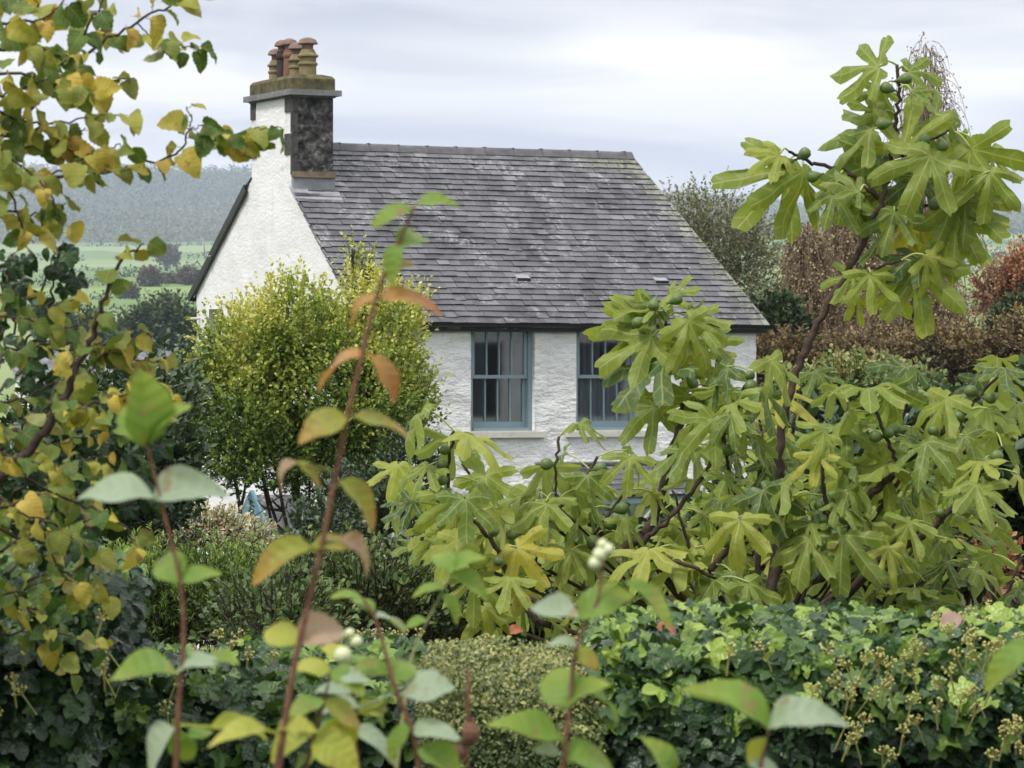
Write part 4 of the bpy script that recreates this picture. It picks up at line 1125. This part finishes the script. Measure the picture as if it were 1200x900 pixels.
#@@HAZEL
# ------------------------------------------------------------------ hazel (left)
def hazel():
    Y = 6.7; bx = P(-120, 0, Y)[0]
    root = empty('hazel_tree', (bx, Y, tz(bx, Y))); o = np.array(root.location)
    tag(root, 'hazel with yellow and green autumn leaves filling the left edge', 'tree')
    bb, lb, pb = MB(), MB(), MB()
    base = o.copy()
    spine = curve([base, P(-110, 600, Y), P(-90, 400, Y + .1), P(-70, 200, Y), P(-40, 20, Y - .1), P(0, -120, Y)], 8)
    bb.tube(spine - o, np.linspace(.045, .015, len(spine)), 8)
    def leafy(pts, r0, t0=.15, gap=.05, sz=.075, rn=(0.1, .85), r1=.0012, skip=.1):
        r0 *= .72; gap *= .42; sz *= .61
        c = curve(pts, 7, .003); bb.tube(c - o, np.linspace(r0, r1, len(c)), 5)
        seg = np.linalg.norm(np.diff(c, axis=0), axis=1); s = np.concatenate([[0], np.cumsum(seg)]); L = s[-1]
        q = L * t0; side = 1
        while q < L + .001:
            p = np.array([np.interp(q, s, c[:, k]) for k in range(3)]); i = min(np.searchsorted(s, q), len(c) - 1)
            tg = unit(c[i] - c[i - 1]); sd_ = unit(np.cross(tg, np.array([0, 0, 1.]) + rng.normal(size=3) * .5)) * side; side *= -1
            if random.random() > skip:
                d = unit(tg * .5 + sd_ * .8 + np.array([0, -.1, -random.uniform(.1, 1.1)])); pe = p + unit(d + np.array([0, 0, .5])) * .014
                lb.tube([p - o, pe - o], .0009, 3, cap=False, mi=1)
                nrm = unit(np.array([random.uniform(-.9, .9), -random.uniform(.0, 1.1), random.uniform(.0, 1)]))
                x = random.random(); r = random.uniform(*rn)
                scatter(lb, random.choice(T_HAZEL), [pe - o], d, nrm, sz * random.uniform(.6, 1.25), r, .6 if r > .7 else .35, .6 if r > .7 else .35, .09, wsc=random.uniform(.75, 1.05))
            q += gap * random.uniform(.6, 1.4)
    def at(pp, dy=None): 
        dy = random.uniform(-.3, .3) if dy is None else dy
        return [P(x, y, Y + dy + random.uniform(-.03, .03)) for x, y in pp]
    T = [([(-70, 190), (0, 160), (60, 105), (105, 64), (160, 25), (212, 2), (250, -20)], .008, .04), ([(160, 27), (178, 45), (200, 55), (228, 54)], .0022, .03),
         ([(-70, 210), (0, 202), (60, 206), (130, 200), (198, 184), (222, 154), (219, 125)], .007, .045), ([(221, 156), (245, 158), (275, 160), (300, 150)], .002, .02),
         ([(-60, 95), (0, 88), (60, 92), (100, 98), (150, 92)], .006, .038), ([(-60, 250), (0, 248), (40, 250), (78, 238)], .005, .045),
         ([(-60, 170), (10, 160), (80, 140), (146, 135)], .005, .038), ([(-60, 60), (40, 60), (80, 60), (112, 18), (140, -30)], .007, .04),
         ([(-60, 20), (0, 28), (50, 20), (90, -15)], .006, .04), ([(-50, 120), (20, 105), (70, 75), (95, 40)], .005, .035),
         ([(-60, 150), (20, 190), (60, 230), (75, 265)], .004, .04), ([(-60, 100), (0, 130), (50, 150), (85, 178), (130, 185)], .005, .036),
         ([(60, 205), (90, 190), (118, 175), (150, 170)], .003, .035), ([(-40, 200), (10, 225), (25, 262), (40, 285)], .004, .035),
         ([(-40, 40), (30, 50), (60, 85), (110, 110)], .004, .033), ([(-50, -20), (20, 0), (60, 10), (130, 12)], .004, .035), ([(-50, 220), (0, 180), (60, 165), (100, 150)], .004, .033)]
    for pp, r, g in T: leafy(at(pp), r, .22, g, .076, (.12, .9))
    leafy(at([(219, 150), (240, 148), (262, 165)], 0), .002, .2, .03, .07, (.15, .4)); leafy(at([(298, 150), (330, 150)], 0), .0015, .3, .05, .065, (.15, .4))
    # lower half
    st = [P(x, y, Y) for x, y in ((-110, 640), (-20, 575), (40, 520), (80, 455), (105, 400), (122, 350), (142, 303), (168, 286))]
    leafy(st, .017, .45, .05, .07, (.3, .8), .0018)
    L2 = [([(-100, 560), (0, 545), (50, 500), (84, 452)], .009), ([(84, 486), (120, 470), (160, 462), (200, 468)], .004), ([(-60, 430), (20, 408), (90, 402), (150, 405)], .005), ([(60, 500), (100, 440), (130, 410), (160, 388)], .004),
          ([(-60, 600), (20, 590), (90, 560), (150, 555)], .006), ([(-60, 660), (10, 640), (60, 620), (120, 600)], .006), ([(-60, 640), (20, 700), (70, 740), (130, 758)], .005), ([(-60, 700), (0, 700), (60, 680), (110, 690)], .004),
          ([(-50, 470), (20, 470), (60, 450), (100, 445)], .005), ([(-50, 520), (30, 540), (80, 545), (130, 530)], .005), ([(0, 620), (50, 650), (90, 680), (125, 700)], .004), ([(-30, 380), (20, 370), (60, 385), (110, 372)], .004),
          ([(105, 420), (130, 400), (150, 420), (190, 425)], .003), ([(30, 560), (90, 590), (140, 610), (160, 640)], .004), ([(-40, 760), (20, 740), (60, 760), (90, 800)], .004), ([(-50, 620), (0, 610), (30, 585), (70, 580)], .004),
          ([(-60, 500), (10, 505), (60, 520), (110, 505)], .004), ([(50, 480), (90, 470), (120, 490), (150, 510)], .003), ([(-60, 350), (10, 345), (50, 360), (90, 350)], .003), ([(20, 600), (70, 620), (110, 650), (100, 690)], .003)]
    for pp, r in L2: leafy(at(pp), r, .15, .036, .068, (.15, .88))
    bb.build('branches', M['bark_hazel'], root, smooth=True); lb.build('leaves', [M['hazel_leaf'], M['twig_green']], root, smooth=True)
hazel()
def ivy_shoots():
    Y = 6.8; b = P(-60, 0, Y); root = empty('ivy_plant', (b[0], Y, tz(b[0], Y))); o = np.array(root.location)
    tag(root, 'dark ivy shoots with drooping leaves climbing through the hazel', 'climbing plant')
    bb, lb = MB(), MB()
    for pp in (([(-40, 470), (20, 440), (40, 370), (60, 310), (74, 282)]), ([(-40, 460), (10, 400), (22, 340), (30, 300)]), ([(20, 440), (55, 380), (62, 330), (75, 300)]), ([(-30, 420), (5, 380), (5, 330), (18, 296)]),
               ([(-20, 620), (60, 560), (100, 500), (130, 480)]), ([(-20, 640), (70, 600), (120, 560), (165, 540)]), ([(-40, 560), (30, 500), (80, 420), (60, 380)]), ([(-20, 700), (90, 650), (140, 600), (180, 575)]), ([(-20, 600), (40, 560), (60, 480), (40, 430)]), ([(0, 680), (50, 620), (40, 560), (20, 520)]), ([(-20, 560), (60, 640), (100, 620), (120, 570)]), ([(0, 500), (100, 530), (150, 500), (185, 520)])):
        c = curve([P(x, y, Y + random.uniform(.1, .6)) for x, y in pp], 8, .004); bb.tube(c - o, np.linspace(.004, .0015, len(c)), 5)
        for i in range(6, len(c), 2):
            for q in range(2 if pp[-1][1] > 400 else 1):
                d = unit(np.array([random.uniform(-.8, .8), random.uniform(-.6, .2), -random.uniform(.3, 1.3)]))
                scatter(lb, random.choice(T_IVY + [T_OV]), [c[i] + rng.normal(size=3) * .015 - o], d, unit(np.array([random.uniform(-.6, .6), -1, .4])), random.uniform(.028, .045), random.uniform(0, .6) , .3, .3, .04)
    bb.build('stems', M['bark_dark'], root); lb.build('leaves', M['ivy_leaf'], root)
ivy_shoots()

#@@FIG
# ------------------------------------------------------------------ fig tree
def fig_tree():
    Y0 = 12.0; bx = P(880, 0, Y0)[0]; root = empty('fig_tree', (bx, Y0, tz(bx, Y0))); o = np.array(root.location)
    tag(root, 'fig tree with big lobed yellow-green leaves and green figs across the right foreground', 'tree')
    bb, lb, pb = MB(), MB(), MB(); nfig = [0]
    def leaf(p, d, nrm, sz, r, tm=None, dr=.28):
        scatter(lb, tm or random.choice(T_FIG), [p - o], d, nrm, sz, r, dr, -.38, .07)
    def fig(p, d, s=1.0):
        if nfig[0] > 60: return
        nfig[0] += 1; m = MB(); h = .062 * s; r = .021 * s
        pr = [(.003, 0), (.004, h * .15), (r * .5, h * .3), (r * .85, h * .5), (r, h * .7), (r * .85, h * .88), (r * .4, h * .98), (0, h)]
        m.lathe(pr, (0, 0, 0), 12); f = m.build('fig', M['fig_fruit'], root, smooth=True)
        f.location = Vector(p - o); f.rotation_euler = Vector(d).to_track_quat('Z', 'Y').to_euler()
    def px_leaf(b, t, Y=12.0, r=None, wk=1.0, face=None, tm=None, stalk=None):
        """leaf seen with its joint at pixel b and the tip of its middle lobe at pixel t"""
        dy = random.uniform(-.12, .12); B = P(*b, Y); T_ = P(*t, Y + dy)
        L = np.linalg.norm(T_ - B); nrm = unit(np.array(face) if face else np.array([random.uniform(-.8, .8), -.9, random.uniform(.1, 1.1)]))
        leaf(B, T_ - B, nrm, L * .95, random.uniform(.3, .75) if r is None else min(1, max(0, r + random.gauss(0, .08))), tm, .22)
        if stalk:
            S_ = P(*stalk, Y + .03); mid = (B + S_) / 2 + np.array([0, 0, .015]); lb.tube(curve([S_ - o, mid - o, B - o], 4), [.0034] * 8 + [.0028], 6, mi=1)
    def shoot(c, n, sz=.19, figs=2, up=False, r=None, span=.5):
        s = np.concatenate([[0], np.cumsum(np.linalg.norm(np.diff(c, axis=0), axis=1))]); L = s[-1]; a = random.uniform(0, 6.28)
        for k in range(n):
            q = L - span * (k / max(1, n - 1)) ** 1.1; p = np.array([np.interp(q, s, c[:, j]) for j in range(3)])
            a += 2.4; h = np.array([math.cos(a), math.sin(a), 0]); el = random.uniform(-.25, .6) + (.4 if k == 0 else 0)
            st = random.uniform(.06, .12); e = p + unit(h + np.array([0, 0, el])) * st
            lb.tube(curve([p - o, (p + e) / 2 - o + np.array([0, 0, .01]), e - o], 3), .0027, 5, mi=1, cap=False)
            dd = unit(h * random.uniform(.5, 1) + np.array([0, 0, -random.uniform(.0, 1.3)])); nrm = unit(h * random.uniform(.2, .9) + rng.normal(size=3) * .25 + np.array([0, -.2, random.uniform(.5, 1)]))
            leaf(e, dd, nrm, sz * random.uniform(.7, 1.25), np.clip(random.gauss(.42, .27), 0, .97) if r is None else r)
        for k in range(figs):
            q = L - random.uniform(.02, .3); p = np.array([np.interp(q, s, c[:, j]) for j in range(3)]); h = unit(np.array([random.uniform(-1, 1), -.6, random.uniform(-.2, .6)])); fig(p + h * .004, h, random.uniform(.7, 1.05))
    trunk0 = o.copy()
    # trunks
    J = {}
    def stem(pp, r0, r1, Ys, first=None):
        pts = ([first] if first is not None else []) + [P(x, y, Yq) for (x, y), Yq in zip(pp, Ys)]
        c = curve(pts, 8, .004); bb.tube(c - o, np.linspace(r0, r1, len(c)), 8); return c
    j1 = stem([(870, 850), (885, 760)], .06, .04, [12.1, 12.0], trunk0)[-1]
    c0 = stem([(916, 640), (914, 545), (919, 490), (936, 428), (966, 364), (996, 314), (1019, 270), (1036, 222), (1047, 178), (1053, 130), (1051, 76)], .017, .006, [12.1, 12, 12, 12, 12, 12, 12, 12, 12, 12, 12], j1)
    A = [stem([(925, 178), (960, 193), (1002, 206), (1030, 232)], .005, .010, [11.9, 12, 12, 12]), stem([(1050, 185), (1070, 177), (1112, 152)], .008, .004, [12, 11.95, 11.9]),
         stem([(1030, 248), (1070, 245), (1128, 228)], .009, .004, [12, 12.1, 12.1]), stem([(992, 318), (1020, 316), (1056, 305)], .007, .004, [12, 11.95, 11.9])]
    Z = lambda x, y: (840 + x / 2.5, 40 + y / 2.5)
    for b, t, r, *rest in [((475, 95), (312, 108), .45), ((560, 108), (685, 112), .45), ((480, 235), (392, 178), .5), ((455, 282), (258, 292), .5), ((185, 350), (88, 388), .7), ((205, 400), (62, 572), .4), ((250, 398), (195, 622), .42),
                           ((480, 370), (430, 585), .3), ((405, 425), (330, 560), .25), ((545, 345), (572, 150), .6), ((640, 235), (752, 225), .5), ((625, 355), (545, 530), .45), ((745, 335), (872, 530), .5), ((735, 330), (660, 500), .42), ((800, 345), (905, 385), .5),
                           ((685, 500), (620, 680), .5), ((690, 500), (775, 680), .45), ((730, 490), (842, 615), .55), ((560, 560), (600, 668), .97), ((620, 650), (695, 760), .6), ((590, 690), (640, 885), .62), ((592, 690), (735, 795), .6),
                           ((530, 735), (552, 872), .5), ((450, 700), (468, 825), .66), ((400, 700), (320, 790), .4), ((415, 770), (352, 842), .7), ((480, 600), (435, 690), .5), ((490, 470), (520, 610), .55), ((575, 170), (625, 205), .25), ((560, 285), (650, 275), .5),
                           ((590, 655), (490, 700), .05), ((480, 345), (345, 352), .15), ((700, 560), (690, 735), .55), ((480, 160), (450, 260), .4), ((690, 330), (640, 250), .5), ((760, 420), (850, 460), .4), ((600, 600), (660, 720), .9), ((520, 520), (480, 640), .35),
                           ((340, 470), (420, 560), .3), ((800, 400), (790, 560), .5), ((420, 460), (300, 420), .2), ((610, 300), (700, 230), .55), ((580, 420), (600, 560), .2)]:
        B, T_ = Z(*b), Z(*t); mid = np.array(B)
        near = min(np.vstack([c0[30:]] + A), key=lambda q: np.hypot(600 + q[0] / q[1] * F - B[0], HZ - q[2] / q[1] * F - B[1]))
        Yl = 12.0 + random.uniform(-.16, .16); sp = (600 + near[0] / near[1] * F, HZ - near[2] / near[1] * F)
        px_leaf(B, T_, Yl, r, stalk=sp)
    for x, y, dx, dz in ((505, 160, -1, .3), (545, 132, 1, .2), (495, 262, -1, -.1), (210, 375, -.8, -.3), (290, 415, -1, -.3), (600, 315, .3, .2), (658, 318, .2, -.8), (710, 475, .8, -.2), (640, 490, -.3, -.8), (250, 355, .4, .3)):
        q = P(*Z(x, y), 11.93); fig(q - unit(np.array([dx, -.2, dz])) * .03, unit(np.array([dx, -.2, dz])), 1.0)
    # middle shoot in front of the right window
    ZZ = lambda x, y: (500 + x / 2.25, 320 + y / 2.25)
    c1 = stem([ZZ(600, 640), ZZ(640, 500), ZZ(668, 380), ZZ(676, 270), ZZ(650, 185), ZZ(622, 115)], .018, .005, [12, 12, 12, 12, 12, 12], stem([ZZ(515, 790), ZZ(570, 690)], .022, .019, [12.1, 12], j1)[-1])
    for b, t, r in [((600, 80), (525, 145), .3), ((640, 60), (715, 28), .55), ((592, 170), (428, 240), .5), ((625, 232), (475, 335), .02), ((580, 125), (445, 150), .45), ((600, 350), (488, 455), .35), ((690, 125), (775, 265), .5), ((690, 320), (610, 395), .35),
                    ((760, 300), (800, 410), .4), ((560, 150), (450, 290), .6), ((695, 200), (650, 300), .45), ((700, 330), (760, 440), .5), ((710, 460), (640, 560), .5), ((735, 175), (800, 240), .4), ((770, 205), (825, 215), .5), ((760, 250), (812, 335), .3), ((700, 120), (770, 190), .55), ((790, 320), (835, 400), .5), ((680, 110), (740, 90), .5), ((620, 90), (560, 60), .5), ((690, 240), (800, 330), .6), ((740, 340), (700, 460), .3), ((600, 95), (500, 95), .5)]:
        B = ZZ(*b); near = min(c1, key=lambda q: np.hypot(600 + q[0] / q[1] * F - B[0], HZ - q[2] / q[1] * F - B[1]))
        px_leaf(B, ZZ(*t), 11.95 + random.uniform(-.12, .12), r, stalk=(600 + near[0] / near[1] * F, HZ - near[2] / near[1] * F))
    for x, y, dx, dz in ((607, 72, -.2, -.6), (632, 95, .7, .3), (645, 228, -.3, -.7), (682, 280, .4, -.5), (580, 130, -.5, -.3)):
        fig(P(*ZZ(x, y - 14), 11.9), unit(np.array([dx, -.2, dz])), .95)
    # traced boughs of the lower crown
    ZC = lambda x, y: (840 + x / 2.647, 380 + y / 2.647)
    traced = [([ZC(510, 730), ZC(640, 655), ZC(760, 540), ZC(885, 380)], .016, 12, 7, 4), ([ZC(480, 520), ZC(600, 420), ZC(740, 300), ZC(870, 165)], .014, 12.2, 7, 4), ([ZC(570, 480), ZC(540, 380), ZC(490, 270), ZC(465, 210)], .008, 12.2, 6, 2),
              ([ZC(340, 650), ZC(335, 540), ZC(325, 430)], .007, 11.8, 7, 1), ([ZC(425, 700), ZC(400, 590)], .005, 11.8, 5, 1), ([ZC(-20, 760), ZC(50, 680), ZC(105, 590), ZC(85, 540)], .012, 11.8, 7, 1), ([ZC(20, 330), ZC(70, 230), ZC(108, 150)], .006, 12.1, 6, 2),
              ([(750, 640), (790, 600), (835, 540), (880, 440)], .010, 12.1, 6, 2), ([(760, 650), (810, 665), (868, 690)], .008, 11.7, 4, 0), ([(628, 728), (600, 680), (570, 625), (540, 600)], .012, 11.6, 6, 1), ([(510, 640), (560, 620), (620, 630)], .006, 11.9, 5, 1),
              ([(525, 600), (526, 540), (532, 505)], .006, 11.9, 9, 5), ([(650, 590), (652, 550), (655, 512)], .004, 12.0, 4, 0), ([(690, 640), (715, 600), (740, 560)], .006, 12, 6, 2), ([(640, 610), (680, 570), (700, 535)], .006, 12.2, 7, 2), ([(965, 640), (965, 590), (962, 520)], .006, 11.8, 6, 2)]
    for pp, r, Yq, nl, nf in traced:
        Yq -= .65; e = pp[0]; low = P(e[0], e[1], Yq); g = curve([j1 + rng.normal(size=3) * .02, (j1 + low) / 2 + np.array([0, 0, -.06]), low], 6)
        bb.tube(g - o, np.linspace(r * 1.3, r * .9, len(g)), 7)
        c = curve([P(x, y, Yq + random.uniform(-.04, .04)) for x, y in pp], 7, .003); bb.tube(c - o, np.linspace(r, .005, len(c)), 7)
        shoot(c, nl + 1, .162, nf + 1, span=.42)
    poly = [(440, 620), (475, 560), (525, 520), (560, 545), (600, 600), (660, 560), (700, 560), (760, 560), (830, 500), (870, 440), (910, 435), (960, 465), (1010, 470), (1060, 445), (1100, 440), (1150, 430), (1215, 440), (1230, 690), (1100, 690), (900, 690), (760, 690), (640, 700), (560, 690), (470, 660)]
    for x, y in sample_poly(poly, 37, 44):
        Yq = random.uniform(11.7, 13.4); tip = P(x, y - 8, Yq); st = P(x + (880 - x) * .22 + random.uniform(-20, 20), y + random.uniform(60, 110), Yq + .05)
        c = curve([st, (st + tip) / 2 + rng.normal(size=3) * .03, tip], 7, .003); bb.tube(c - o, np.linspace(.009, .0045, len(c)), 6)
        g = curve([j1, (j1 + st) / 2 + np.array([0, 0, -.1]), st], 5); bb.tube(g - o, np.linspace(.014, .009, len(g)), 6)
        shoot(c, random.randint(6, 9), .15, random.choice((0, 0, 1, 1)), span=.42)
    bb.build('branches', M['bark_fig'], root, smooth=True); lb.build('leaves', [M['fig_leaf'], M['petiole']], root, smooth=True)
M['fig_fruit'] = simple('fig_fruit', (.13, .19, .05), (.07, .11, .03), .45, 30)
fig_tree()

#@@SNOWBERRY
# ------------------------------------------------------------------ near shoots, out of focus
def snow_shoot(label, stem, Y, r0, leaves, berries=(), green=False, budc=None, name='snowberry_shoot'):
    """leaves: (base px, tip px, colour 0-5, width, face)"""
    b = P(*stem[0], Y); zb = -1.75
    root = empty(name, (b[0], Y, zb)); o = np.array(root.location); tag(root, label, 'shoot', 'blurred shoots close to the camera')
    c = curve([P(x, y, Y) for x, y in stem], 8)
    g0 = c[0] - (c[1] - c[0]) * 3; g1 = np.array([g0[0] - (g0[2] - zb) * .12, Y + .05, zb])
    c = np.vstack([g1 + (g0 - g1) * k / 4 for k in range(4)] + [c])
    sb = MB(); sb.tube(c - o, np.interp(np.arange(len(c)), [0, 8, len(c) - 1], [r0 * 1.6, r0, r0 * .45]), 8); sb.build('stem', M['twig_green' if green else 'twig_red'], root, smooth=True)
    for lf in leaves:
        bp, tp, ci = lf[:3]; w = lf[3] if len(lf) > 3 else 1.0; f = lf[4] if len(lf) > 4 else (random.uniform(-.5, .5), -.6, .8)
        dy = random.uniform(-.03, .03); B, T_ = P(*bp, Y), P(*tp, Y + dy); lb = MB()
        L = np.linalg.norm(T_ - B)
        scatter(lb, random.choice(T_SNOW), [B - o], T_ - B, f, L * 1.06, random.uniform(.3, .9), .45, .45, .05, wsc=.78 * w)
        near = c[np.argmin(np.linalg.norm(c - B, axis=1))]
        lb.tube([near - o, B - o], .0013, 5, cap=False)
        lb.build('leaf', M['snow%d' % ci], root, smooth=True)
    for (x, y, s) in berries:
        m = MB(); th = np.linspace(0, math.pi, 9); m.lathe([(math.sin(q) * s, -math.cos(q) * s) for q in th], (0, 0, 0), 14)
        q = m.build('berry', M['berry'], root, smooth=True); q.location = Vector(P(x, y, Y - .02) - o)
    return root
M['berry'] = simple('berry', (.62, .66, .42), (.5, .56, .3), .4, 60)
M['seed'] = simple('seed_head', (.2, .1, .06), (.12, .06, .035), .8, 120)
snow_shoot('tallest reddish shoot with bronze and green leaves, blurred, crossing the privet and roof', [(325, 905), (345, 780), (375, 650), (405, 500), (428, 400), (447, 330), (466, 288), (487, 240)], 3.2, .0030,
    [((440, 350), (388, 360), 2), ((448, 348), (513, 332), 2), ((424, 418), (355, 414), 2), ((436, 418), (482, 462), 2, 1.2), ((407, 488), (350, 506), 1, 1.2), ((418, 490), (490, 494), 1), ((346, 542), (311, 562), 3), ((350, 542), (384, 562), 1),
     ((400, 566), (460, 600), 1), ((454, 326), (484, 292), 1), ((466, 290), (506, 256), 0), ((482, 245), (438, 242), 0), ((488, 240), (537, 230), 0), ((362, 642), (292, 656), 1), ((366, 640), (420, 630), 1), ((400, 632), (454, 658), 3),
     ((348, 755), (308, 728), 5, 1.3), ((350, 752), (402, 726), 3, 1.5), ((316, 858), (262, 836), 5), ((326, 854), (368, 846), 5, 1.2), ((468, 288), (452, 320), 0, .9)])
snow_shoot('short reddish shoot with pale broad leaves at the left, blurred', [(206, 905), (209, 830), (215, 750), (211, 680), (192, 600), (172, 520)], 3.4, .0028,
    [((170, 520), (176, 438), 0, 1.4), ((168, 520), (148, 450), 0, 1.1), ((172, 522), (205, 462), 0, 1.0), ((178, 582), (88, 562), 4, .9), ((184, 584), (256, 548), 4, 1.3), ((211, 682), (180, 634), 0, 1.3), ((213, 682), (245, 652), 0, 1.3), ((204, 790), (117, 774), 0), ((210, 788), (246, 762), 4, 1.1), ((244, 768), (276, 770), 0),
     ((202, 856), (138, 888), 4, 1.6), ((206, 856), (222, 895), 0, 1.4), ((222, 864), (250, 850), 0, 1.2), ((248, 852), (316, 848), 5)])
snow_shoot('leafy shoot with a few white berries in the lower middle, blurred', [(492, 905), (483, 856), (462, 803), (442, 731), (425, 700)], 3.5, .0028,
    [((472, 812), (524, 790), 4, 1.5), ((458, 797), (482, 760), 0, 1.6), ((455, 790), (405, 768), 0), ((444, 722), (476, 712), 4, 1.6), ((437, 720), (418, 688), 0), ((425, 702), (398, 684), 0), ((480, 850), (446, 882), 0, 1.2), ((484, 856), (525, 845), 4), ((420, 830), (380, 815), 4, 1.2), ((420, 835), (455, 822), 5, 1.4), ((410, 840), (385, 888), 5, 1.3), ((490, 880), (545, 900), 0, 1.4), ((462, 805), (430, 845), 0)],
    [(402, 768, .009), (418, 752, .006), (398, 745, .006), (410, 742, .005)])
snow_shoot('thin reddish shoot beside the berried one, blurred', [(420, 905), (415, 850), (413, 800), (410, 775)], 3.6, .0022, [((410, 776), (380, 752), 5, 1.2), ((412, 776), (440, 760), 0, 1.2), ((413, 812), (368, 804), 4, 1.2), ((415, 850), (340, 865), 0), ((416, 855), (470, 870), 4)])
snow_shoot('leafy shoot with overlapping green and yellow leaves at the bottom left of centre, blurred', [(356, 912), (366, 870), (380, 820), (388, 785)], 3.45, .0022,
    [((388, 786), (352, 766), 5, 1.3), ((390, 786), (424, 800), 0, 1.2), ((380, 822), (335, 828), 0, 1.3), ((380, 822), (428, 846), 1, 1.3), ((368, 862), (310, 880), 5, 1.2), ((368, 864), (416, 888), 5, 1.4), ((362, 890), (330, 905), 0, 1.3), ((384, 800), (412, 778), 4, 1.2)])
snow_shoot('pale green shoot with bright leaves left of centre, blurred', [(480, 780), (490, 750), (512, 706), (530, 672)], 3.9, .0016, [((530, 674), (578, 690), 0), ((530, 672), (508, 640), 0, 1.1), ((532, 668), (556, 644), 0, 1.2), ((520, 690), (482, 690), 0), ((516, 698), (545, 722), 0), ((500, 728), (468, 732), 0)], green=True)
snow_shoot('shoot with cream bud and upright leaf pair right of centre, blurred', [(660, 905), (663, 870), (668, 828), (676, 756), (699, 706), (707, 656)], 3.3, .0026,
    [((677, 724), (732, 680), 0, 1.1), ((735, 684), (794, 718), 0, 1.0), ((676, 724), (615, 690), 4, .8), ((668, 830), (645, 772), 0, 1.5), ((670, 828), (694, 790), 0, 1.3), ((676, 760), (702, 780), 1, 1.2), ((688, 812), (742, 818), 0), ((656, 868), (578, 838), 0, .9), ((661, 888), (722, 876), 0, 1.5), ((655, 885), (628, 874), 4, 1.3), ((785, 912), (790, 868), 0, 1.5), ((676, 756), (650, 745), 4)],
    [(703, 650, .007), (712, 644, .006), (697, 660, .006), (706, 638, .005)])
snow_shoot('shoot with two arching leaves at the lower right, blurred', [(888, 912), (893, 890), (901, 854)], 3.2, .0024, [((900, 853), (812, 788), 0, .9), ((903, 852), (978, 818), 4, 1.1), ((880, 896), (932, 898), 4, 1.2), ((898, 866), (870, 895), 5)])
snow_shoot('single bright leaf shoot entering at the right edge, blurred', [(1260, 905), (1240, 820), (1215, 748)], 3.2, .0024, [((1212, 752), (1142, 790), 0, .9), ((1222, 770), (1260, 740), 0)])
def seed_head():
    Y = 3.6; b = P(548, 900, Y); root = empty('seed_stalk', (b[0], Y, -1.75)); o = np.array(root.location); tag(root, 'dry brown seed head on a stalk at the bottom centre', 'seed head')
    s = MB(); c = curve([(0, 0, 0), P(548, 905, Y) - o, P(549, 870, Y) - o], 6); s.tube(c, .0018, 6); s.build('stalk', M['twig_red'], root)
    for x, y, q in ((551, 862, 1.0), (538, 884, .7)):
        m = MB(); m.lathe([(0, -.012), (.004, -.010), (.0085, -.003), (.0095, .004), (.007, .011), (.004, .014), (.0055, .018), (0, .016)], (0, 0, 0), 9); h = m.build('head', M['seed'], root); h.location = Vector(P(x, y, Y) - o); h.scale = (q, q, q)
seed_head()
def fallen_leaf(px, py, Y, z, s, r, label):
    m = MB(); scatter(m, T_HAZEL[0], [(0, 0, 0)], (1, -.2, .25), (.2, -.9, .7), s, r, .5, .5, .1); o = m.build('fallen_leaf', M['dead_leaf'], smooth=True)
    o.location = Vector(P(px, py, Y)); tag(o, label, 'leaf', 'dead leaves caught on the hedges')
fallen_leaf(771, 738, 7.75, 0, .045, 0, 'red-brown dead leaf lying on the ivy left of centre')
fallen_leaf(1105, 732, 7.7, 0, .06, 1, 'large pale brown dead leaf on the ivy hedge at the right')
fallen_leaf(598, 740, 8.0, 0, .03, 0, 'small red-brown leaf on top of the box hedge')
print('scene objects', len(bpy.data.objects))
